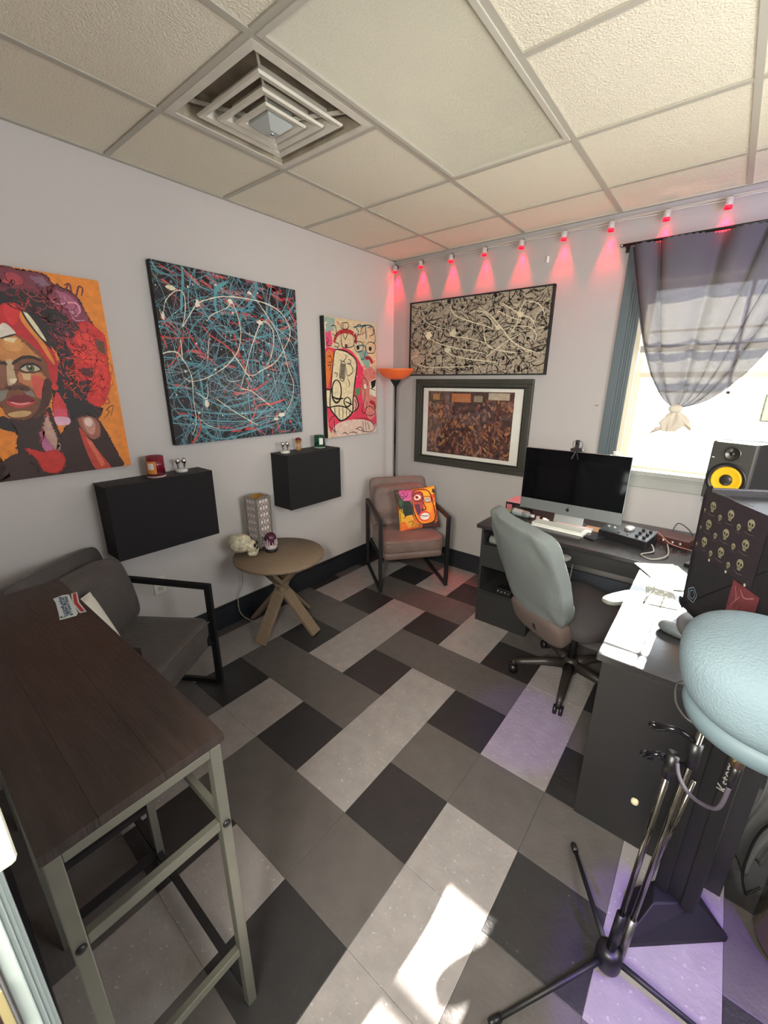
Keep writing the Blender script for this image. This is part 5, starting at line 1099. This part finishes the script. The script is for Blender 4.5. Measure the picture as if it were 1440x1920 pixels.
# things right of the desk
t = thing('metal_bin', 'polished metal bin at the right edge of the photograph', 'bin', (3.02, -1.83, 0)); 
MB().lathe([(0, .004), (.095, .004), (.11, .012), (.118, .04), (.122, .28), (.126, .285), (.122, .29), (.115, .285), (.11, .05), (0, .04)], 40).build('body', mat('polished tan metal', '#a89880', .15, .9), t); MB().lathe([(0, 0), (.09, 0), (.09, .004), (0, .004)], 30).build('foot_ring', M_black, t)
q = MB()
def cl(u, v): x = 2.845 + .16 * u * (1 - .5 * v); return (x + .01 * math.sin(v * 6), -1.70 + .03 * math.sin(u * 9) * (.3 + v) + .05 * v, .55 - .53 * v + .04 * u)
q.grid(cl, 24, 24); one('dust_cloth', q, mat('grey cloth', '#5a5c5c', .85, var=.1), 'crumpled grey cloth hanging beside the desk end panel', 'cloth', solid=.003)
cable('black cord looping down over the grey cloth', [(3.0, -1.76, .50), (2.93, -1.76, .44), (2.87, -1.75, .32), (2.86, -1.75, .14), (2.88, -1.76, .05), (2.90, -1.73, .03), (2.93, -1.68, .02)], .004, M_black, 'power_cord')
# ---------------- office chair ----------------
M_of = mat('grey chair fabric', '#666d6c', .85, bump=.25, bscale=120, var=.06); M_ofd = mat('dark seat fabric', '#3a3638', .85); M_pl = mat('dark brown plastic', '#2c2725', .45)
oc = Vector((2.093, -.976, 0)); t = thing('office_chair', 'grey fabric swivel office chair on a black star base at the desk', 'office chair', oc)
w0 = math.degrees(math.atan2(-1.283 + .976, 2.127 - 2.093))
for k in range(5):
    a = math.radians(w0 - 72 * k); d = Vector((math.cos(a), math.sin(a), 0)); q = MB(); q.tube([d * .03 + Vector((0, 0, .115)), d * .15 + Vector((0, 0, .105)), d * .27 + Vector((0, 0, .078)), d * .315 + Vector((0, 0, .07))], [.03, .025, .02, .016], 12); ba = q.build('base_arm', M_pl, t)
    n_ = Vector((-d.y, d.x, 0)); 
    for s in (-1, 1): MB().tube([d * .315 + n_ * (s * .006) + Vector((0, 0, .026)), d * .315 + n_ * (s * .024) + Vector((0, 0, .026))], .026, 20).build('caster_wheel', M_black, ba)
    MB().tube([d * .315 + Vector((0, 0, .04)), d * .315 + Vector((0, 0, .08))], [.012, .009], 10).build('caster_stem', M_pl, ba)
MB().lathe([(0, .07), (.04, .07), (.042, .14), (.03, .16), (0, .16)], 24).build('hub', M_pl, t); MB().cyl((0, 0, .14), (0, 0, .40), .022, n=18).build('gas_lift', M_black, t)
ff = Vector((.50, .866, 0)).normalized(); fx_ = Vector((ff.y, -ff.x, 0))          # faces the back desk
Ms = frameM((0, 0, 0), fx_, ff, (0, 0, 1))
MB().box(-.13, .13, -.13, .13, .39, .425, Ms).build('seat_plate', M_pl, t, bevel=.006)
MB().cushion((0, .01, .475), (.50, .48, .11), .5, .35, 48, 18, M=Ms).build('seat', M_ofd, t)
Mb = Ms @ Matrix.Translation((-.035, -.265, .47)) @ Matrix.Rotation(math.radians(21), 4, 'X')
def bk(p):
    p = Vector(p); p.y += .04 * (p.x / .24) ** 2; k = (p.z + .30) / .6; p.x *= .90 + .10 * math.sin(PI * min(1, max(0, k * .9))) ; p.z -= .030 * (p.x / .22) * (1 if p.z > 0 else 0); p.y += .004 * math.sin(p.x * 60 + p.z * 30); return p
MB().cushion((0, 0, .315), (.47, .085, .60), .30, .28, 72, 44, M=Mb, fn=bk).build('backrest', M_of, t)
def lowf(p): p = Vector(p); p.y += .02 * (p.x / .24) ** 2; return p
MB().cushion((.01, -.005, -.015), (.40, .10, .19), .6, .4, 40, 16, M=Mb, fn=lowf).build('lower_bolster', mat('brown fabric', '#5c4f4a', .85), t)
o = MB(); o.bar(Ms @ Vector((0, -.10, .405)), Ms @ Vector((0, -.27, .42)), .07, .018); o.bar(Ms @ Vector((0, -.26, .41)), Ms @ Vector((0, -.29, .47)), .018, .07, ff); o.build('back_bracket', M_pl, t)
for s in (-1, 1):
    q = MB(); q.tube(catmull([Ms @ Vector((s * .20, .0, .43)), Ms @ Vector((s * .262, .0, .45)), Ms @ Vector((s * .262, -.01, .58)), Ms @ Vector((s * .245, .0, .665))], 5), .013, 12); po = q.build('arm_post', M_pl, t)
    MB().cushion((s * .245, .0, .678), (.09, .26, .03), .6, .7, 30, 10, M=Ms).build('armrest', mat('grey arm pad', '#7c817c', .5) if s < 0 else bpy.data.materials['grey arm pad'], t)
# ---------------- track lights ----------------
t = thing('light_rail', 'thin white light rail running along the top of the back wall', 'light rail', (0, 0, 0)); MB().box(.0, 3.2, -.014, -.001, 2.655, 2.668).build('rail', mat('rail white', '#a8a49c', .5), t)
q = MB(); q.tube([(.02 + .15 * k, -.018, 2.652 - .006 * (k % 2)) for k in range(21)], .0018, 6); q.build('wire', M_white, t)
M_red = mat('glowing red lens', '#ff2a40', .4, emit='#ff0818', estr=4.0); M_lh = mat('lamp head grey', '#b8b2b0', .4)
LX = [.045, .31, .598, .884, 1.169, 1.459, 1.743, 2.036, 2.319, 2.61, 2.90]
nm = ['in the room corner', 'above the left edge of the drip canvas, second from the corner', 'third from the corner, above the drip canvas', 'above the middle of the drip canvas, fourth from the corner', 'fifth from the corner, above the right part of the drip canvas', 'right of the drip canvas and tiny wall hook, sixth from the corner', 'just left of the window curtain', 'above the left part of the curtain', 'above the curtain near the right edge of the photograph', 'beyond the right edge', 'farthest right beyond the right edge']
for k, x in enumerate(LX[:9]):
    t = thing('spot_light', 'small red-glowing spotlight ' + nm[k], 'spotlight', (x, -.045, 2.60), group='red spotlights along the back wall')
    MB().lathe([(0, .05), (.017, .05), (.020, .046), (.020, .012), (.0175, .010), (0, .010)], 24).build('housing', M_lh, t)
    MB().lathe([(.0175, .010), (.0175, .004), (.016, .002), (0, .002)], 24).build('red_lens', M_red, t); MB().lathe([(.0185, -.004), (.0195, -.001), (.0185, .002), (.0165, .002), (.0165, -.004)], 24).build('bezel', M_red, t)
    MB().box(-.008, .008, .012, .038, .036, .060).build('mount', M_black, t)
    lamp('red_spot', 'SPOT', (x, -.023, 2.598), 24, (1.0, .001, .022), (x, -.010, 2.25), spot_size=math.radians(60), spot_blend=.9, shadow_soft_size=.012)
# ---------------- curtain ----------------
mc = bpy.data.materials.new('sheer grey curtain'); mc.use_nodes = True; nn = mc.node_tree.nodes; L = mc.node_tree.links; nn.clear(); o_ = nn.new('ShaderNodeOutputMaterial')
d_ = nn.new('ShaderNodeBsdfDiffuse'); d_.inputs[0].default_value = (*lin('#66636e'), 1); tl_ = nn.new('ShaderNodeBsdfTranslucent'); tl_.inputs[0].default_value = (*lin('#3b3933'), 1); tp = nn.new('ShaderNodeBsdfTransparent')
tc = nn.new('ShaderNodeTexCoord'); wv = nn.new('ShaderNodeTexNoise'); wv.inputs['Scale'].default_value = 160; L.new(tc.outputs['Object'], wv.inputs['Vector'])
a1 = nn.new('ShaderNodeMixShader'); a1.inputs[0].default_value = .3; a2 = nn.new('ShaderNodeMixShader'); mr = nn.new('ShaderNodeMapRange'); mr.inputs[1].default_value = .3; mr.inputs[2].default_value = .7; mr.inputs[3].default_value = .01; mr.inputs[4].default_value = .035; L.new(wv.outputs['Fac'], mr.inputs[0]); L.new(mr.outputs[0], a2.inputs[0])
L.new(d_.outputs[0], a1.inputs[1]); L.new(tl_.outputs[0], a1.inputs[2]); L.new(a1.outputs[0], a2.inputs[1]); L.new(tp.outputs[0], a2.inputs[2]); L.new(a2.outputs[0], o_.inputs[0])
t = thing('curtain', 'sheer grey curtain gathered into a knot in front of the window', 'curtain', (0, 0, 0))
XL, XRt, ZT, XK, ZK = 1.868, 2.98, 2.492, 2.275, 1.545
CL = catmull([(1.852, 2.490), (1.940, 2.188), (2.018, 1.94), (2.094, 1.749), (2.185, 1.606), (2.262, 1.540)], 12); CR = catmull([(2.98, 2.490), (2.82, 2.20), (2.68, 1.955), (2.568, 1.755), (2.43, 1.60), (2.288, 1.540)], 12)
def cur(u, v):
    i = v * (len(CL) - 1); k = min(int(i), len(CL) - 2); f = i - k; P = [tuple(c[k][n] * (1 - f) + c[k + 1][n] * f for n in (0, 1)) for c in (CL, CR)]
    x = P[0][0] * (1 - u) + P[1][0] * u; z = P[0][1] * (1 - u) + P[1][1] * u; g = (P[1][0] - P[0][0]) / 1.11
    ple = math.sin(u * 38 + 2.2 * math.sin(u * 9)) * (.022 + .010 * math.sin(u * 17)) + .020 * math.sin(u * 15 + 1)
    x += .022 * math.sin(u * 38 + 2.2 * math.sin(u * 9) + 1.2) * g
    if v < .02: z += .004 * math.sin(u * 300)
    return (x, -.082 + ple * (.35 + .65 * g), z)
q = MB(); q.grid(cur, 220, 60); q.build('sheer_panel', mc, t)
M_knot_lit = mat('lit curtain cloth', '#c4bcae', .9, bump=.4, bscale=60)  # knot and tail of the curtain, daylight on them put into a lighter colour
MB().cushion((XK, -.085, ZK - .005), (.075, .05, .05), .8, .8, 30, 16).build('knot', M_knot_lit, t)
def tail(u, v):
    w_ = .028 + .075 * math.sin(min(1, v * 1.6) * PI * .55) ; a = 2 * PI * u; r = w_ * (1 + .22 * math.sin(a * 5 + v * 3) + .12 * math.sin(a * 9)); k = 1 - .55 * max(0, v - .6) / .4
    return (XK + .006 + r * math.cos(a) * .62 * k - .035 * max(0, v - .5) , -.085 + r * math.sin(a) * .28, ZK - .02 - .125 * v)
q = MB(); q.grid(tail, 60, 20); q.build('tail', M_knot_lit, t)
q = MB(); q.grid(lambda u, v: (XK - .03 - .07 * v + .03 * (u - .5) * (1 - .3 * v), -.09 + .012 * math.sin(u * 9), ZK - .115 - .03 * v + .035 * (u - .5)), 14, 10); q.build('loose_corner', M_knot_lit, t, solid=.004)
q = MB(); q.grid(lambda u, v: (XK + .045 + .055 * v, -.09 + .01 * math.sin(u * 8), ZK - .075 - .045 * v + .035 * (u - .5)), 10, 10); q.build('loose_corner', M_knot_lit, t, solid=.004)
t = thing('curtain_rod', 'thin black curtain rod above the window', 'curtain rod', (0, 0, 0)); MB().cyl((1.835, -.075, 2.497), (3.10, -.075, 2.497), .008, n=14).build('rod', M_black, t)
for x in (1.85, 3.08): MB().box(x - .006, x + .006, -.075, -.0005, 2.491, 2.503).box(x - .012, x + .012, -.006, -.0005, 2.47, 2.52).build('bracket', M_black, t)
MB().cushion((1.826, -.075, 2.497), (.02, .02, .02), .9, .9, 14, 10).build('finial', M_steel, t)

one('wall_scuff', MB().box(-.014, .014, -.004, 0, -.003, .003).box(-.004, .010, -.006, 0, -.006, .004), mat('grey scuff', '#86827c', .6), 'small grey wall scuff left of the window casing', 'wall scuff', loc=(1.806, -.0005, 1.541))  # grey scuff on the wall, added as a small raised mark
t = thing('window_sign', 'pale framed sign outside the window behind the speaker', 'sign', (2.74, .30, 1.55)); MB().box(-.045, .10, 0, .01, -.09, .09).build('frame', mat('sign frame', '#3a4034', .6), t); MB().box(-.035, .09, -.002, 0, -.08, .08).build('face', mat('sign face', '#7c846c', .6), t); MB().box(.02, .04, .002, .012, -2.55, -.09).build('post', bpy.data.materials['sign frame'], t)
